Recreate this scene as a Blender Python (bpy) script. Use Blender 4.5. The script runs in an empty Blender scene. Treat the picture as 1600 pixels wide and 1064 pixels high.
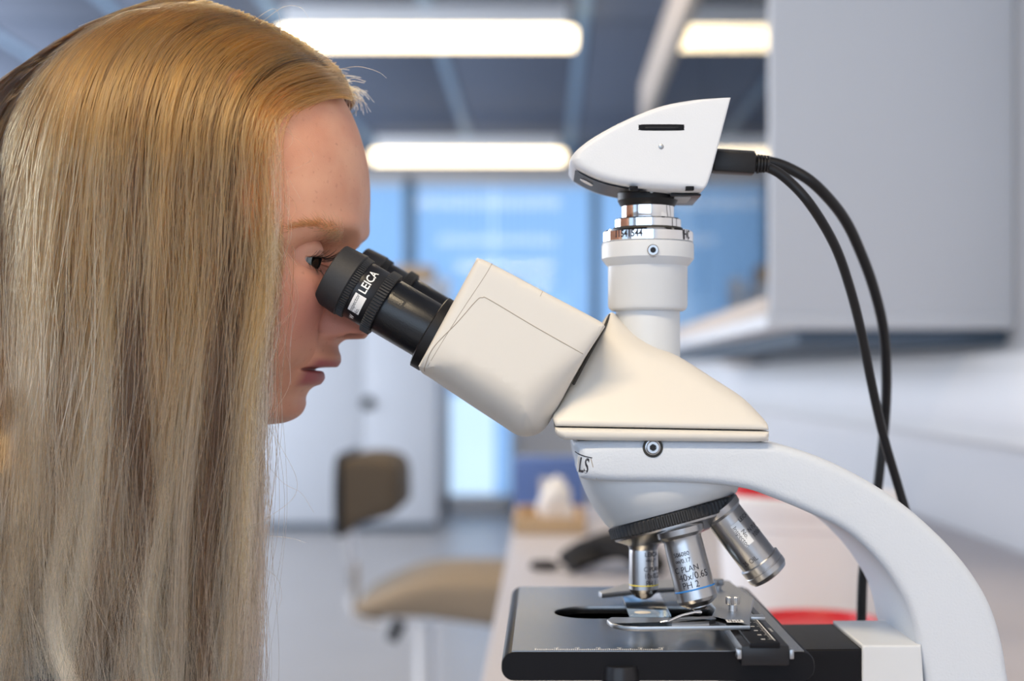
import bpy, bmesh, math, random
import numpy as np
from mathutils import Vector, Matrix, Euler
random.seed(7); rng = np.random.default_rng(11)
SC = bpy.context.scene; COL = SC.collection
PI = math.pi
F = 2222.0; H = 1.05; VX, VY = 850.0, 587.0
YM = 0.712                      # symmetry plane of microscope and face
S = YM / F                      # metres per pixel in that plane
# ------------------------------------------------------------------ camera, world, lights
cam = bpy.data.cameras.new('camera'); co = bpy.data.objects.new('camera', cam); COL.objects.link(co)
co.location = (0, 0, H); co.rotation_euler = (PI/2, 0, 0)
cam.sensor_width = 36; cam.lens = 36*F/1600
cam.shift_x = -(VX-800)/1600; cam.shift_y = (VY-532)/1600
cam.dof.use_dof = True; cam.dof.focus_distance = 0.658; cam.dof.aperture_fstop = 5.4
cam.clip_start = 0.02
SC.camera = co
vs = SC.view_settings
vs.view_transform = 'Standard'; vs.look = 'None'; vs.gamma = 1; vs.use_curve_mapping = False
vs.exposure = 0.0
w = bpy.data.worlds.new('world'); SC.world = w; w.use_nodes = True
nt = w.node_tree; nt.nodes.clear()
wo = nt.nodes.new('ShaderNodeOutputWorld'); bg = nt.nodes.new('ShaderNodeBackground')
tc = nt.nodes.new('ShaderNodeTexCoord'); sp = nt.nodes.new('ShaderNodeSeparateXYZ'); cr = nt.nodes.new('ShaderNodeValToRGB')
nt.links.new(tc.outputs['Generated'], sp.inputs[0]); nt.links.new(sp.outputs['Z'], cr.inputs[0])
cr.color_ramp.elements[0].position = 0.0; cr.color_ramp.elements[0].color = (0.60, 0.78, 1.0, 1)
cr.color_ramp.elements[1].position = 0.6; cr.color_ramp.elements[1].color = (0.36, 0.6, 1.0, 1)
nt.links.new(cr.outputs[0], bg.inputs[0]); bg.inputs[1].default_value = 1.35
nt.links.new(bg.outputs[0], wo.inputs[0])

def area(name, loc, rot, sx, sy, power, color):
    l = bpy.data.lights.new(name, 'AREA'); l.shape = 'RECTANGLE'; l.size = sx; l.size_y = sy
    l.energy = power; l.color = color
    o = bpy.data.objects.new(name, l); COL.objects.link(o); o.location = loc; o.rotation_euler = rot
    return o
# daylight through the window openings of the room (behind the camera, left, far end)
area('daylight_behind', (-1.2, -2.35, 1.55), (math.radians(90), 0, 0), 3.6, 1.7, 27, (0.72, 0.85, 1.0))
area('daylight_left', (-3.9, 5.6, 1.6), (0, math.radians(-90), 0), 1.9, 7.5, 230, (0.88, 0.92, 1.0))

# ------------------------------------------------------------------ helpers
def P(px, py, y=YM): return Vector(((px-VX)/F*y, y, H+(VY-py)/F*y))
def prop(o, label=None, cat=None, group=None, kind=None):
    for k, v in (('label', label), ('category', cat), ('group', group), ('kind', kind)):
        if v: o[k] = v
    return o
def empty(name, loc, label, cat, group=None):
    o = bpy.data.objects.new(name, None); COL.objects.link(o); o.location = loc; o.empty_display_size = .02
    return prop(o, label, cat, group)
def link(name, me, mat=None, parent=None, sharp=38):
    if mat is not None and len(me.materials) == 0: me.materials.append(mat)
    me.polygons.foreach_set('use_smooth', [True]*len(me.polygons))
    if sharp: me.set_sharp_from_angle(angle=math.radians(sharp))
    o = bpy.data.objects.new(name, me); COL.objects.link(o)
    if parent is not None:
        o.parent = parent; o.matrix_parent_inverse = Matrix.Translation(-wloc(parent))
    return o
def wloc(o):
    v = Vector((0, 0, 0))
    if o.type == 'EMPTY': v = Vector(o.location)
    return v
def mesh(name, verts, faces):
    me = bpy.data.meshes.new(name); me.from_pydata([tuple(v) for v in verts], [], faces); me.update(); return me
def fixn(me):
    bm = bmesh.new(); bm.from_mesh(me); bmesh.ops.recalc_face_normals(bm, faces=bm.faces); bm.to_mesh(me); bm.free()
def box(name, lo, hi, mat, parent=None, bev=0.0, seg=2, rot=None):
    bm = bmesh.new(); bmesh.ops.create_cube(bm, size=1)
    lo = Vector(lo); hi = Vector(hi); c = (lo+hi)/2; d = hi-lo
    for v in bm.verts: v.co = Vector((v.co.x*d.x, v.co.y*d.y, v.co.z*d.z))
    if bev: bmesh.ops.bevel(bm, geom=list(bm.edges), offset=bev, segments=seg, profile=.5, affect='EDGES')
    M = (rot.to_4x4() if rot is not None else Matrix.Identity(4))
    bmesh.ops.transform(bm, matrix=Matrix.Translation(c) @ M, verts=bm.verts)
    me = bpy.data.meshes.new(name); bm.to_mesh(me); bm.free()
    return link(name, me, mat, parent)
def frame_of(a):
    a = Vector(a).normalized()
    n = Vector((0, -1, 0)); n = (n - a*n.dot(a))
    if n.length < .1: n = Vector((0, 0, 1)); n = n - a*n.dot(a)
    n.normalize(); return a, n, a.cross(n)
def lathe_data(prof, O, A, seg=64, cap=True):
    A, N, T = frame_of(A); O = Vector(O); V = []; Fc = []
    for r, t in prof:
        for i in range(seg):
            f = 2*PI*i/seg; V.append(O + A*t + (N*math.cos(f) + T*math.sin(f))*r)
    for j in range(len(prof)-1):
        for i in range(seg):
            i2 = (i+1) % seg; Fc.append((j*seg+i, j*seg+i2, (j+1)*seg+i2, (j+1)*seg+i))
    if cap:
        Fc.append(tuple(range(seg-1, -1, -1))); Fc.append(tuple(range((len(prof)-1)*seg, len(prof)*seg)))
    return V, Fc
def lathe(name, prof, O, A, mat, parent=None, seg=64, cap=True, sharp=30):
    V, Fc = lathe_data(prof, O, A, seg, cap); me = mesh(name, V, Fc); fixn(me)
    return link(name, me, mat, parent, sharp)
def catmull(pts, n, closed=False):
    pts = [np.array(p, float) for p in pts]; m = len(pts); out = []
    rngk = range(m if closed else m-1)
    for k in rngk:
        p1 = pts[k]; p2 = pts[(k+1) % m]
        p0 = pts[(k-1) % m] if (closed or k > 0) else 2*p1-p2
        p3 = pts[(k+2) % m] if (closed or k+2 < m) else 2*p2-p1
        for i in range(n):
            t = i/n
            out.append(.5*((2*p1)+(-p0+p2)*t+(2*p0-5*p1+4*p2-p3)*t*t+(-p0+3*p1-3*p2+p3)*t**3))
    if not closed: out.append(pts[-1])
    return out
def tube_data(pts, r, seg=12, cap=True):
    pts = [Vector(p) for p in pts]; n = len(pts); V = []; Fc = []
    up = Vector((0, -1, 0)); prev = None
    for i, p in enumerate(pts):
        d = (pts[min(i+1, n-1)]-pts[max(i-1, 0)]).normalized()
        if prev is None:
            a = up - d*up.dot(d)
            if a.length < .1: a = Vector((1, 0, 0)) - d*d.x
        else: a = prev - d*prev.dot(d)
        a.normalize(); prev = a; b = d.cross(a)
        rr = r[i] if hasattr(r, '__len__') else r
        for k in range(seg):
            f = 2*PI*k/seg; V.append(p + (a*math.cos(f)+b*math.sin(f))*rr)
    for j in range(n-1):
        for k in range(seg):
            k2 = (k+1) % seg; Fc.append((j*seg+k, j*seg+k2, (j+1)*seg+k2, (j+1)*seg+k))
    if cap: Fc.append(tuple(range(seg-1, -1, -1))); Fc.append(tuple(range((n-1)*seg, n*seg)))
    return V, Fc
def tube(name, pts, r, mat, parent=None, seg=12, sharp=50):
    V, Fc = tube_data(pts, r, seg); me = mesh(name, V, Fc); fixn(me); return link(name, me, mat, parent, sharp)
def rext(name, out, yn, mat, parent=None, r=.003, yc=YM, sub=6, nb=5, far=None, sharp=40, world=False):
    """Rounded extrusion symmetric about y=yc. out: (px, py[, opts]) measured at the near face depth.
    opts: dict(c=1 corner, r=radius, y=near depth of that vertex)."""
    P0 = []
    for o in out:
        d = o[2] if len(o) > 2 else {}
        y = d.get('y', yn)
        q = Vector((o[0], y, o[1])) if world else P(o[0], o[1], y)
        P0.append((q.x, q.z, y, d.get('r', r), d.get('c', 0)))
    m = len(P0); pts = []
    for k in range(m):                       # catmull between non-corner vertices
        a, b = P0[k], P0[(k+1) % m]
        p1 = np.array(a[:4]); p2 = np.array(b[:4])
        p0 = 2*p1-p2 if a[4] else np.array(P0[(k-1) % m][:4])
        p3 = 2*p2-p1 if b[4] else np.array(P0[(k+2) % m][:4])
        nn = 1 if (a[4] and b[4]) else sub
        for i in range(nn):
            t = i/nn; pts.append(.5*((2*p1)+(-p0+p2)*t+(2*p0-5*p1+4*p2-p3)*t*t+(-p0+3*p1-3*p2+p3)*t**3))
    pts = np.array(pts); xz = pts[:, :2]
    if np.sum(xz[:, 0]*np.roll(xz[:, 1], -1)-np.roll(xz[:, 0], -1)*xz[:, 1]) < 0: pts = pts[::-1].copy(); xz = pts[:, :2]
    # even out the boundary, keep its own vertices
    step = max(.0012, pts[:, 3].max()*.16, np.ptp(xz, axis=0).max()/150); dense = []
    for i in range(len(pts)):
        p, q = pts[i], pts[(i+1) % len(pts)]; k = max(1, int(np.linalg.norm(q[:2]-p[:2])/step))
        for j in range(k): dense.append(p+(q-p)*j/k)
    pts = np.array(dense); xz = pts[:, :2]; n = len(pts)
    G = np.c_[xz, np.ones(n)]; co_, *_ = np.linalg.lstsq(G, pts[:, 2], rcond=None)
    ybase = lambda q: q @ co_[:2]+co_[2]
    e = np.roll(xz, -1, 0)-xz; e /= np.maximum(np.linalg.norm(e, axis=1, keepdims=True), 1e-9)
    nrm = np.stack([-e[:, 1], e[:, 0]], 1); vn = nrm+np.roll(nrm, 1, 0); vn /= np.maximum(np.linalg.norm(vn, axis=1, keepdims=True), 1e-6)
    A_ = xz; B_ = np.roll(xz, -1, 0); RA = pts[:, 3]; RB = np.roll(RA, -1); AB = B_-A_; LL = np.maximum((AB**2).sum(1), 1e-14)
    def dist(q):
        t = np.clip(((q[:, None]-A_[None])*AB[None]).sum(2)/LL[None], 0, 1)
        D = np.linalg.norm(q[:, None]-(A_[None]+AB[None]*t[..., None]), axis=2); j = D.argmin(1); ii = np.arange(len(q))
        w8 = 1/np.maximum(D, 1e-5)**2
        return D[ii, j], (w8*(RA[None]*(1-t)+RB[None]*t)).sum(1)/w8.sum(1)
    I = []; Dk = []
    for k in range(1, nb+1):
        f = PI/2*k/nb; ins = pts[:, 3]*(1-math.cos(f))
        st_ = max(1, int(1)) ; q = xz+vn*ins[:, None]; d, _ = dist(q)
        ok = (d > ins*.93) & (ins > 1e-6); I.append(q[ok]); Dk.append(d[ok])
    I = np.concatenate(I) if I else np.zeros((0, 2))
    lo_, hi_ = xz.min(0), xz.max(0); gs = max((hi_-lo_).max()/26, .0015)
    g = np.stack(np.meshgrid(np.arange(lo_[0], hi_[0], gs), np.arange(lo_[1], hi_[1], gs)), -1).reshape(-1, 2)
    ins_ = np.zeros(len(g), bool)
    for i in range(n):
        c1 = (A_[i, 1] > g[:, 1]) != (B_[i, 1] > g[:, 1])
        xx = A_[i, 0]+(g[:, 1]-A_[i, 1])/(AB[i, 1] if abs(AB[i, 1]) > 1e-12 else 1e-12)*AB[i, 0]
        ins_ ^= c1 & (g[:, 0] < xx)
    g = g[ins_]
    if len(g):
        d, rr = dist(g); g = g[d > np.maximum(rr*.9, gs*.5)]
    allp = np.concatenate([xz, I, g])
    from mathutils import geometry
    vs_, es_, fs_, ov, oe, of = geometry.delaunay_2d_cdt([Vector(p) for p in allp], [(i, (i+1) % n) for i in range(n)], [], 1, 1e-7)
    q = np.array([tuple(v) for v in vs_]); d, rr = dist(q); u_ = np.clip(1-d/np.maximum(rr, 1e-9), 0, 1); dy = rr*(1-np.sqrt(np.clip(1-u_*u_, 0, 1)))
    bmap = {}
    for i, l in enumerate(ov):
        for o_ in l:
            if o_ < n: bmap[o_] = i; 
    bi = [bmap[i] for i in range(n)]
    for i in bi: dy[i] = rr[i]
    yn_ = ybase(q)+dy; yf_ = 2*yc-yn_ if far is None else far-dy
    m_ = len(q); V = [(q[i, 0], yn_[i], q[i, 1]) for i in range(m_)]+[(q[i, 0], yf_[i], q[i, 1]) for i in range(m_)]
    Fc = [tuple(f) for f in fs_]+[tuple(i+m_ for i in f[::-1]) for f in fs_]
    for i in range(n):
        a_, b_ = bi[i], bi[(i+1) % n]
        if a_ != b_: Fc.append((a_, b_, b_+m_, a_+m_))
    me = mesh(name, V, Fc); fixn(me); return link(name, me, mat, parent, sharp)
def plate(name, outer, holes, z0, z1, mat, parent=None, bev=.0004):
    """Flat plate in the xy plane with holes (curve fill)."""
    cu = bpy.data.curves.new(name, 'CURVE'); cu.dimensions = '2D'; cu.fill_mode = 'BOTH'
    cu.extrude = (z1-z0)/2-bev; cu.bevel_depth = bev; cu.bevel_resolution = 1; cu.offset = -bev
    for loop in [outer]+holes:
        s = cu.splines.new('POLY'); s.points.add(len(loop)-1)
        for i, (x, y) in enumerate(loop): s.points[i].co = (x, y, 0, 1)
        s.use_cyclic_u = True
    t = bpy.data.objects.new('tmp', cu); me = bpy.data.meshes.new_from_object(t)
    bpy.data.objects.remove(t); bpy.data.curves.remove(cu)
    me.transform(Matrix.Translation((0, 0, (z0+z1)/2))); return link(name, me, mat, parent)
def rrect(x0, y0, x1, y1, r, n=6):
    L = []
    for cx, cy, a in ((x1-r, y1-r, 0), (x0+r, y1-r, 90), (x0+r, y0+r, 180), (x1-r, y0+r, 270)):
        for i in range(n+1):
            f = math.radians(a+90*i/n); L.append((cx+r*math.cos(f), cy+r*math.sin(f)))
    return L
from mathutils.bvhtree import BVHTree
def project(V, objs, yst=.55, lift=.00012):
    out = [Vector(v) for v in V]
    for i, v in enumerate(out):
        best = None
        for bvh in objs:
            h = bvh.ray_cast(Vector((v.x, yst, v.z)), Vector((0, 1, 0)))
            if h[0] is not None and (best is None or h[0].y < best): best = h[0].y
        if best is not None: out[i] = Vector((v.x, best-lift, v.z))
    return out
def bvh_of(o): return BVHTree.FromPolygons([v.co.copy() for v in o.data.vertices], [tuple(p.vertices) for p in o.data.polygons])

def text_data(body, size, bold=0.0, sx=1.0):
    cu = bpy.data.curves.new('t', 'FONT'); cu.body = body; cu.size = size; cu.align_x = 'CENTER'; cu.align_y = 'CENTER'
    cu.offset = bold; cu.resolution_u = 3
    t = bpy.data.objects.new('tmp', cu); me = bpy.data.meshes.new_from_object(t)
    V = [(v.co.x*sx, v.co.y) for v in me.vertices]; Fc = [tuple(p.vertices) for p in me.polygons]
    bpy.data.objects.remove(t); bpy.data.curves.remove(cu); bpy.data.meshes.remove(me); return V, Fc
def wrap(datas, O, A, R, U, N, lift=.00006):
    """datas: list of (V, F, t along A, phi). Letter-up U (=+-A), baseline T = U x N."""
    A = Vector(A).normalized(); U = Vector(U).normalized(); N = Vector(N); N = (N-A*N.dot(A)).normalized(); T = U.cross(N)
    VV = []; FF = []
    for V, Fc, t, phi in datas:
        b = len(VV)
        for u, v in V:
            f = phi+u/R; VV.append(Vector(O)+A*t+U*v+(N*math.cos(f)+T*math.sin(f))*(R+lift))
        FF += [tuple(i+b for i in f) for f in Fc]
    return VV, FF
def marks(name, V, Fc, mat, parent): return link(name, mesh(name, V, Fc), mat, parent, 0)
def flat(datas, O, U, N):
    U = Vector(U).normalized(); N = Vector(N).normalized(); T = U.cross(N); VV = []; FF = []
    for V, Fc, a, c in datas:
        b = len(VV); VV += [Vector(O)+T*(u+a)+U*(v+c) for u, v in V]; FF += [tuple(i+b for i in f) for f in Fc]
    return VV, FF
def rect(w_, h_, cx=0, cy=0): return [(cx-w_/2, cy-h_/2), (cx+w_/2, cy-h_/2), (cx+w_/2, cy+h_/2), (cx-w_/2, cy+h_/2)], [(0, 1, 2, 3)]
def gridrect(w_, h_, n=8):
    V = []; Fc = []
    for i in range(n+1):
        V += [(-w_/2+w_*i/n, -h_/2), (-w_/2+w_*i/n, h_/2)]
    for i in range(n): Fc.append((2*i, 2*i+2, 2*i+3, 2*i+1))
    return V, Fc
# ------------------------------------------------------------------ materials
def mat(name, col, rough=.5, metal=0, bump=0, bscale=400, bdist=.0003, coat=0, spec=.5, var=0, vscale=8, sss=0, emis=None, es=0, aniso=0):
    m = bpy.data.materials.new(name); m.use_nodes = True; t = m.node_tree; b = t.nodes['Principled BSDF']
    b.inputs['Base Color'].default_value = (*col, 1); b.inputs['Roughness'].default_value = rough; b.inputs['Metallic'].default_value = metal
    b.inputs['Specular IOR Level'].default_value = spec; b.inputs['Coat Weight'].default_value = coat
    if aniso: b.inputs['Anisotropic'].default_value = aniso
    if emis: b.inputs['Emission Color'].default_value = (*emis, 1); b.inputs['Emission Strength'].default_value = es
    tcn = t.nodes.new('ShaderNodeTexCoord')
    if var:
        n = t.nodes.new('ShaderNodeTexNoise'); n.inputs['Scale'].default_value = vscale; n.inputs['Detail'].default_value = 4
        t.links.new(tcn.outputs['Object'], n.inputs['Vector'])
        mx = t.nodes.new('ShaderNodeMix'); mx.data_type = 'RGBA'
        mx.inputs['A'].default_value = (*[c*(1-var) for c in col], 1); mx.inputs['B'].default_value = (*[min(1, c*(1+var)) for c in col], 1)
        t.links.new(n.outputs['Fac'], mx.inputs['Factor']); t.links.new(mx.outputs['Result'], b.inputs['Base Color'])
    if bump:
        n2 = t.nodes.new('ShaderNodeTexNoise'); n2.inputs['Scale'].default_value = bscale; n2.inputs['Detail'].default_value = 2
        t.links.new(tcn.outputs['Object'], n2.inputs['Vector'])
        bp = t.nodes.new('ShaderNodeBump'); bp.inputs['Strength'].default_value = bump; bp.inputs['Distance'].default_value = bdist
        t.links.new(n2.outputs['Fac'], bp.inputs['Height']); t.links.new(bp.outputs['Normal'], b.inputs['Normal'])
    return m
def glassmat(name, tint=(1, 1, 1), rough=0.0, ior=1.5, gl=(1, 1, 1)):
    m = bpy.data.materials.new(name); m.use_nodes = True; t = m.node_tree; t.nodes.clear()
    o = t.nodes.new('ShaderNodeOutputMaterial'); mx = t.nodes.new('ShaderNodeMixShader'); fr = t.nodes.new('ShaderNodeFresnel')
    tr = t.nodes.new('ShaderNodeBsdfTransparent'); g = t.nodes.new('ShaderNodeBsdfGlossy')
    fr.inputs['IOR'].default_value = ior; tr.inputs['Color'].default_value = (*tint, 1); g.inputs['Roughness'].default_value = rough; g.inputs['Color'].default_value = (*gl, 1)
    t.links.new(fr.outputs[0], mx.inputs[0]); t.links.new(tr.outputs[0], mx.inputs[1]); t.links.new(g.outputs[0], mx.inputs[2]); t.links.new(mx.outputs[0], o.inputs[0])
    return m
M = {}
M['cream'] = mat('cream_plastic', (.665, .635, .585), .38, bump=.12, bscale=1500, bdist=.00012)
M['paint'] = mat('textured_white_paint', (.60, .645, .715), .42, bump=.55, bscale=900, bdist=.0003)
M['paint2'] = mat('smooth_white_paint', (.62, .65, .69), .36, bump=.08, bscale=900, bdist=.0002)
M['campaint'] = mat('camera_white_paint', (.68, .71, .76), .42, bump=.35, bscale=1300, bdist=.00015)
M['black'] = mat('black_plastic', (.010, .010, .012), .42, spec=.3, bump=.35, bscale=1500, bdist=.0002)
M['blacktube'] = mat('black_enamel_tube', (.008, .009, .012), .3, bump=.5, bscale=1900, bdist=.00012)
M['rubber'] = mat('black_rubber', (.022, .023, .027), .6, bump=.3, bscale=2600, bdist=.0001, var=.3, vscale=900)
M['satinblack'] = mat('satin_black_enamel', (.012, .012, .015), .32, spec=.35)
M['anod'] = mat('dark_anodised_metal', (.25, .25, .255), .25, 1, bump=.1, bscale=700, bdist=.00005, aniso=.4)
M['stageside'] = mat('black_stage_side', (.006, .006, .008), .45, spec=.15)
M['groove'] = mat('dark_gap', (.03, .028, .025), .7)
M['seam'] = mat('thin_seam', (.38, .33, .27), .7)
M['chrome'] = mat('polished_chrome', (.86, .86, .87), .06, 1)
M['steel'] = mat('satin_nickel', (.50, .50, .515), .3, 1, bump=.06, bscale=2500, bdist=.00005)
M['alu'] = mat('matt_aluminium', (.45, .46, .48), .36, 1)
M['lens'] = mat('front_lens', (.9, .8, .7), .05, .9)
M['white_ink'] = mat('white_print', (.85, .85, .85), .6)
M['ink'] = mat('engraved_ink', (.02, .02, .03), .6)
M['grey_ink'] = mat('grey_print', (.45, .46, .48), .6)
M['yellow'] = mat('yellow_ring_paint', (.75, .62, .1), .4)
M['blue'] = mat('blue_ring_paint', (.03, .22, .62), .4)
M['sticker'] = mat('white_sticker', (.82, .83, .85), .5)
M['cable'] = mat('black_cable_rubber', (.006, .006, .008), .4, spec=.35)
M['slide'] = glassmat('slide_glass', (.86, .9, .9), .05)
M['spot'] = mat('specimen', (.75, .7, .62), .6)
M['wall'] = mat('painted_wall', (.60, .595, .61), .8, var=.03, vscale=2)
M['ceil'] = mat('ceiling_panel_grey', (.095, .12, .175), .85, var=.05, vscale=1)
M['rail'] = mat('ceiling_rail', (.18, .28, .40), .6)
M['floor'] = mat('vinyl_floor', (.46, .435, .42), .35, var=.06, vscale=3)
M['desk'] = mat('worktop_laminate', (.54, .51, .54), .42, var=.03, vscale=10)
M['cab'] = mat('cabinet_white', (.60, .63, .69), .5, var=.02, vscale=2)
M['cupboard'] = mat('cupboard_white', (.66, .69, .74), .5, var=.02)
M['frame'] = mat('window_frame_white', (.85, .87, .9), .5)
M['wglass'] = glassmat('window_glass', (.95, .98, 1), 0.0, 1.4)
M['cglass'] = glassmat('cabinet_glass', (.72, .78, .78), 0.0, 1.45)
M['beige'] = mat('beige_trim', (.50, .43, .38), .6)
M['brownfab'] = mat('brown_upholstery', (.10, .075, .052), .85, bump=.3, bscale=500, var=.15)
M['seatfab'] = mat('tan_upholstery', (.33, .26, .19), .85, bump=.3, bscale=500, var=.1)
M['bluebox'] = mat('blue_card', (.13, .22, .52), .7)
M['wood'] = mat('pale_wood', (.55, .38, .22), .6, var=.2)
M['white'] = mat('white_plastic', (.85, .83, .84), .5)
M['paper'] = mat('white_tissue', (.88, .85, .83), .9)
M['red'] = mat('red_plastic', (.68, .02, .03), .4)
M['blackfab'] = mat('black_fabric', (.02, .018, .018), .85, bump=.3)
M['shirt'] = mat('dark_jersey', (.025, .028, .04), .9, bump=.3, bscale=800)
M['trousers'] = mat('dark_denim', (.03, .04, .08), .9)
M['lamp'] = mat('warm_tube_diffuser', (.9, .85, .75), .5, emis=(1, .80, .50), es=4.5)
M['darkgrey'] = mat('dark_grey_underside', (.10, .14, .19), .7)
M['blind'] = mat('translucent_blind', (.45, .62, .85), .8)
def blindmat():
    m = bpy.data.materials.new('blind_fabric'); m.use_nodes = True; t = m.node_tree; t.nodes.clear()
    o = t.nodes.new('ShaderNodeOutputMaterial'); mx = t.nodes.new('ShaderNodeMixShader'); a = t.nodes.new('ShaderNodeBsdfTranslucent'); b = t.nodes.new('ShaderNodeBsdfDiffuse')
    mx.inputs[0].default_value = .2; a.inputs[0].default_value = (.62, .80, .98, 1); b.inputs[0].default_value = (.4, .6, .85, 1)
    t.links.new(a.outputs[0], mx.inputs[1]); t.links.new(b.outputs[0], mx.inputs[2]); t.links.new(mx.outputs[0], o.inputs[0]); return m
M['blind'] = blindmat()
# ------------------------------------------------------------------ the room
XL, XR, YB, YW, ZC = -4.0, .73, -2.5, 11.0, H+1.62
def st(name, lo, hi, m, parent=None, bev=0):
    o = box(name, lo, hi, m, parent, bev)
    if parent is None: o['kind'] = 'structure'
    return o
fl = st('floor', (XL-.2, YB-.2, -.1), (XR+.2, YW+.3, 0), M['floor'])
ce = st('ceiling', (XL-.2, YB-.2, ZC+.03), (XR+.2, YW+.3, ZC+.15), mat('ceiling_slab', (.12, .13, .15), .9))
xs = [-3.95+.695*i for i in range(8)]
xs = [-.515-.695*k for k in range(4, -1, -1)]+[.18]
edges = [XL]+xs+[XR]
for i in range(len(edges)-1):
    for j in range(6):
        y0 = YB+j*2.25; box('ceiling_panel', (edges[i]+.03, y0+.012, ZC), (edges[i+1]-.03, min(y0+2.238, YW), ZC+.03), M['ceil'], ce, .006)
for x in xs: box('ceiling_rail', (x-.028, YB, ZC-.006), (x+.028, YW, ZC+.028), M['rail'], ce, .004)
wr = st('wall_right', (XR, YB-.2, 0), (XR+.15, YW+.2, ZC+.1), M['wall'])
# left wall with a long window band
wl = st('wall_left', (XL-.15, YB, 0), (XL, YW, .85), M['wall'])
st('trim_1', (XL-.15, YB, 2.45), (XL, YW, ZC), M['wall'])
for i, y in enumerate((-2.5, 1.2, 6.0, 9.4)): st('trim_%d' % (i+2), (XL-.15, y, .85), (XL, y+.35, 2.45), M['frame'])
# wall behind the camera, open window above a parapet
st('wall_back', (XL, YB-.15, 0), (XR, YB, .75), M['wall'])
st('trim_7', (XL, YB-.15, 2.45), (XR, YB, ZC), M['wall'])
st('trim_8', (-3.9, YB-.12, .75), (-3.2, YB, 2.45), M['wall'])
# far wall: floor-to-ceiling glazing
wf = st('wall_front', (XL, YW+.06, ZC-.10), (XR, YW+.2, ZC+.1), M['wall'])
def px2x(px, y): return (px-VX)/F*y
win = empty('window_1', (px2x(780, YW), YW, 0), None, None); win['kind'] = 'structure'
def fr(x0, x1, z0, z1, n='window_frame', m='frame', d=.06): return box(n, (x0, YW-.02, z0), (x1, YW-.02+d, z1), M[m], win, .008)
xd0, xd1 = px2x(681, YW), px2x(800, YW)
ztr = H+(VY-434)/F*YW
zt = ZC-.10
fr(px2x(1000, YW)-.02, XR, 0, zt)
fr(XL, px2x(1000, YW), zt-.05, zt)
fr(xd0, xd0+.11, 0, ztr)           # door frame posts
fr(xd1-.01, xd1+.05, 0, ztr)
fr(xd0, xd1+.05, 0, .13)                # door bottom rail
fr(XL, xd0, ztr-.9, ztr-.83); 
fr(px2x(640, YW)-.05, px2x(640, YW)+.05, ztr-.83, zt, 'window_mullion', 'rail')
fr(px2x(930, YW)-.04, px2x(930, YW)+.04, .9, zt, 'window_mullion', 'rail')
for px in (430, 215): fr(px2x(px, YW)-.05, px2x(px, YW)+.05, ztr-.83, zt, 'window_mullion', 'rail')
box('window_pane', (XL, YW+.002, .9), (xd0, YW+.010, zt), M['wglass'], win)
box('window_pane', (xd0, YW+.002, .1), (xd1, YW+.010, zt), M['wglass'], win)
box('window_pane', (xd1, YW+.002, .9), (XR, YW+.010, zt), M['wglass'], win)
st('wall_front_parapet', (XL, YW+.0, 0), (xd0, YW+.15, .85), M['wall']).name = 'wall_front_low'
st('wall_low', (xd1+.05, YW-.35, 0), (XR, YW+.15, H-.02), mat('low_wall_paint', (.60, .58, .57), .8)).name = 'wall_front_sill'
# ribbed translucent blinds outside the glass
def corr(name, x0, x1, z0, z1, y, pitch=.052, amp=.009):
    n = int((x1-x0)/pitch*4); V = []; Fc = []
    for i in range(n+1):
        x = x0+(x1-x0)*i/n; yy = y+amp*(0, 1, 0, -1)[i % 4]; V += [(x, yy, z0), (x, yy, z1)]
    for i in range(n): Fc.append((2*i, 2*i+2, 2*i+3, 2*i+1))
    return mesh(name, V, Fc)
edgesb = [XL+.02]+[px2x(p, YW) for p in (430, 640, 770, 930)]+[XR-.02]
bl = empty('vertical_blind', (px2x(760, YW), YW+.1, zt), 'pale blue ribbed blind hanging behind the far window glass', 'blind')
for a, b in zip(edgesb[:-1], edgesb[1:]): link('blind_panel', corr('blind_panel', a+.01, b-.01, .9 if a < xd0-.1 or a > xd1-.1 else .1, zt, YW+.09), M['blind'], bl, 0)
# ------------------------------------------------------------------ ceiling lamps
lampd = [(9.72, 'warm strip lamp farthest off, just above the tall window'), (6.3, 'warm strip lamp at the top of the picture, larger of the two over the window'),
         (2.9, 'warm strip lamp on the ceiling between the microscope and the chair'), (-.45, 'warm strip lamp on the ceiling above the woman')]
for y, lab in lampd:
    xc = (-1.19+.156)/2
    L = empty('ceiling_lamp', (xc, y, ZC), lab, 'lamp', 'warm strip lamps in a line along the ceiling')
    box('lamp_diffuser', (xc-.66, y-.085, ZC-.165), (xc+.66, y+.085, ZC-.09), M['lamp'], L, .02, 3)
    if y < 4: area('lamp_light', (xc, y, ZC-.17), (0, 0, 0), 1.3, .15, 42 if y < 0 else 24, (1, .80, .54))
    box('lamp_housing', (xc-.62, y-.09, ZC-.09), (xc+.62, y+.09, ZC), M['frame'], L, .005)
# ------------------------------------------------------------------ bench
ZD = .78; XD = -.056
de = empty('lab_bench', (.3, 1.6, 0), 'long pale laminate bench along the right wall under the microscope', 'bench')
box('worktop', (XD, .36, ZD-.035), (XR-.002, 2.95, ZD), M['desk'], de, .004)
for y in (.42, 1.6, 2.85): box('support_panel', (XD+.06, y, 0), (XR-.03, y+.03, ZD-.035), M['cab'], de, .002)
box('rear_rail', (XR-.06, .45, ZD-.2), (XR-.04, 2.85, ZD-.035), M['cab'], de, .002)
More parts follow.
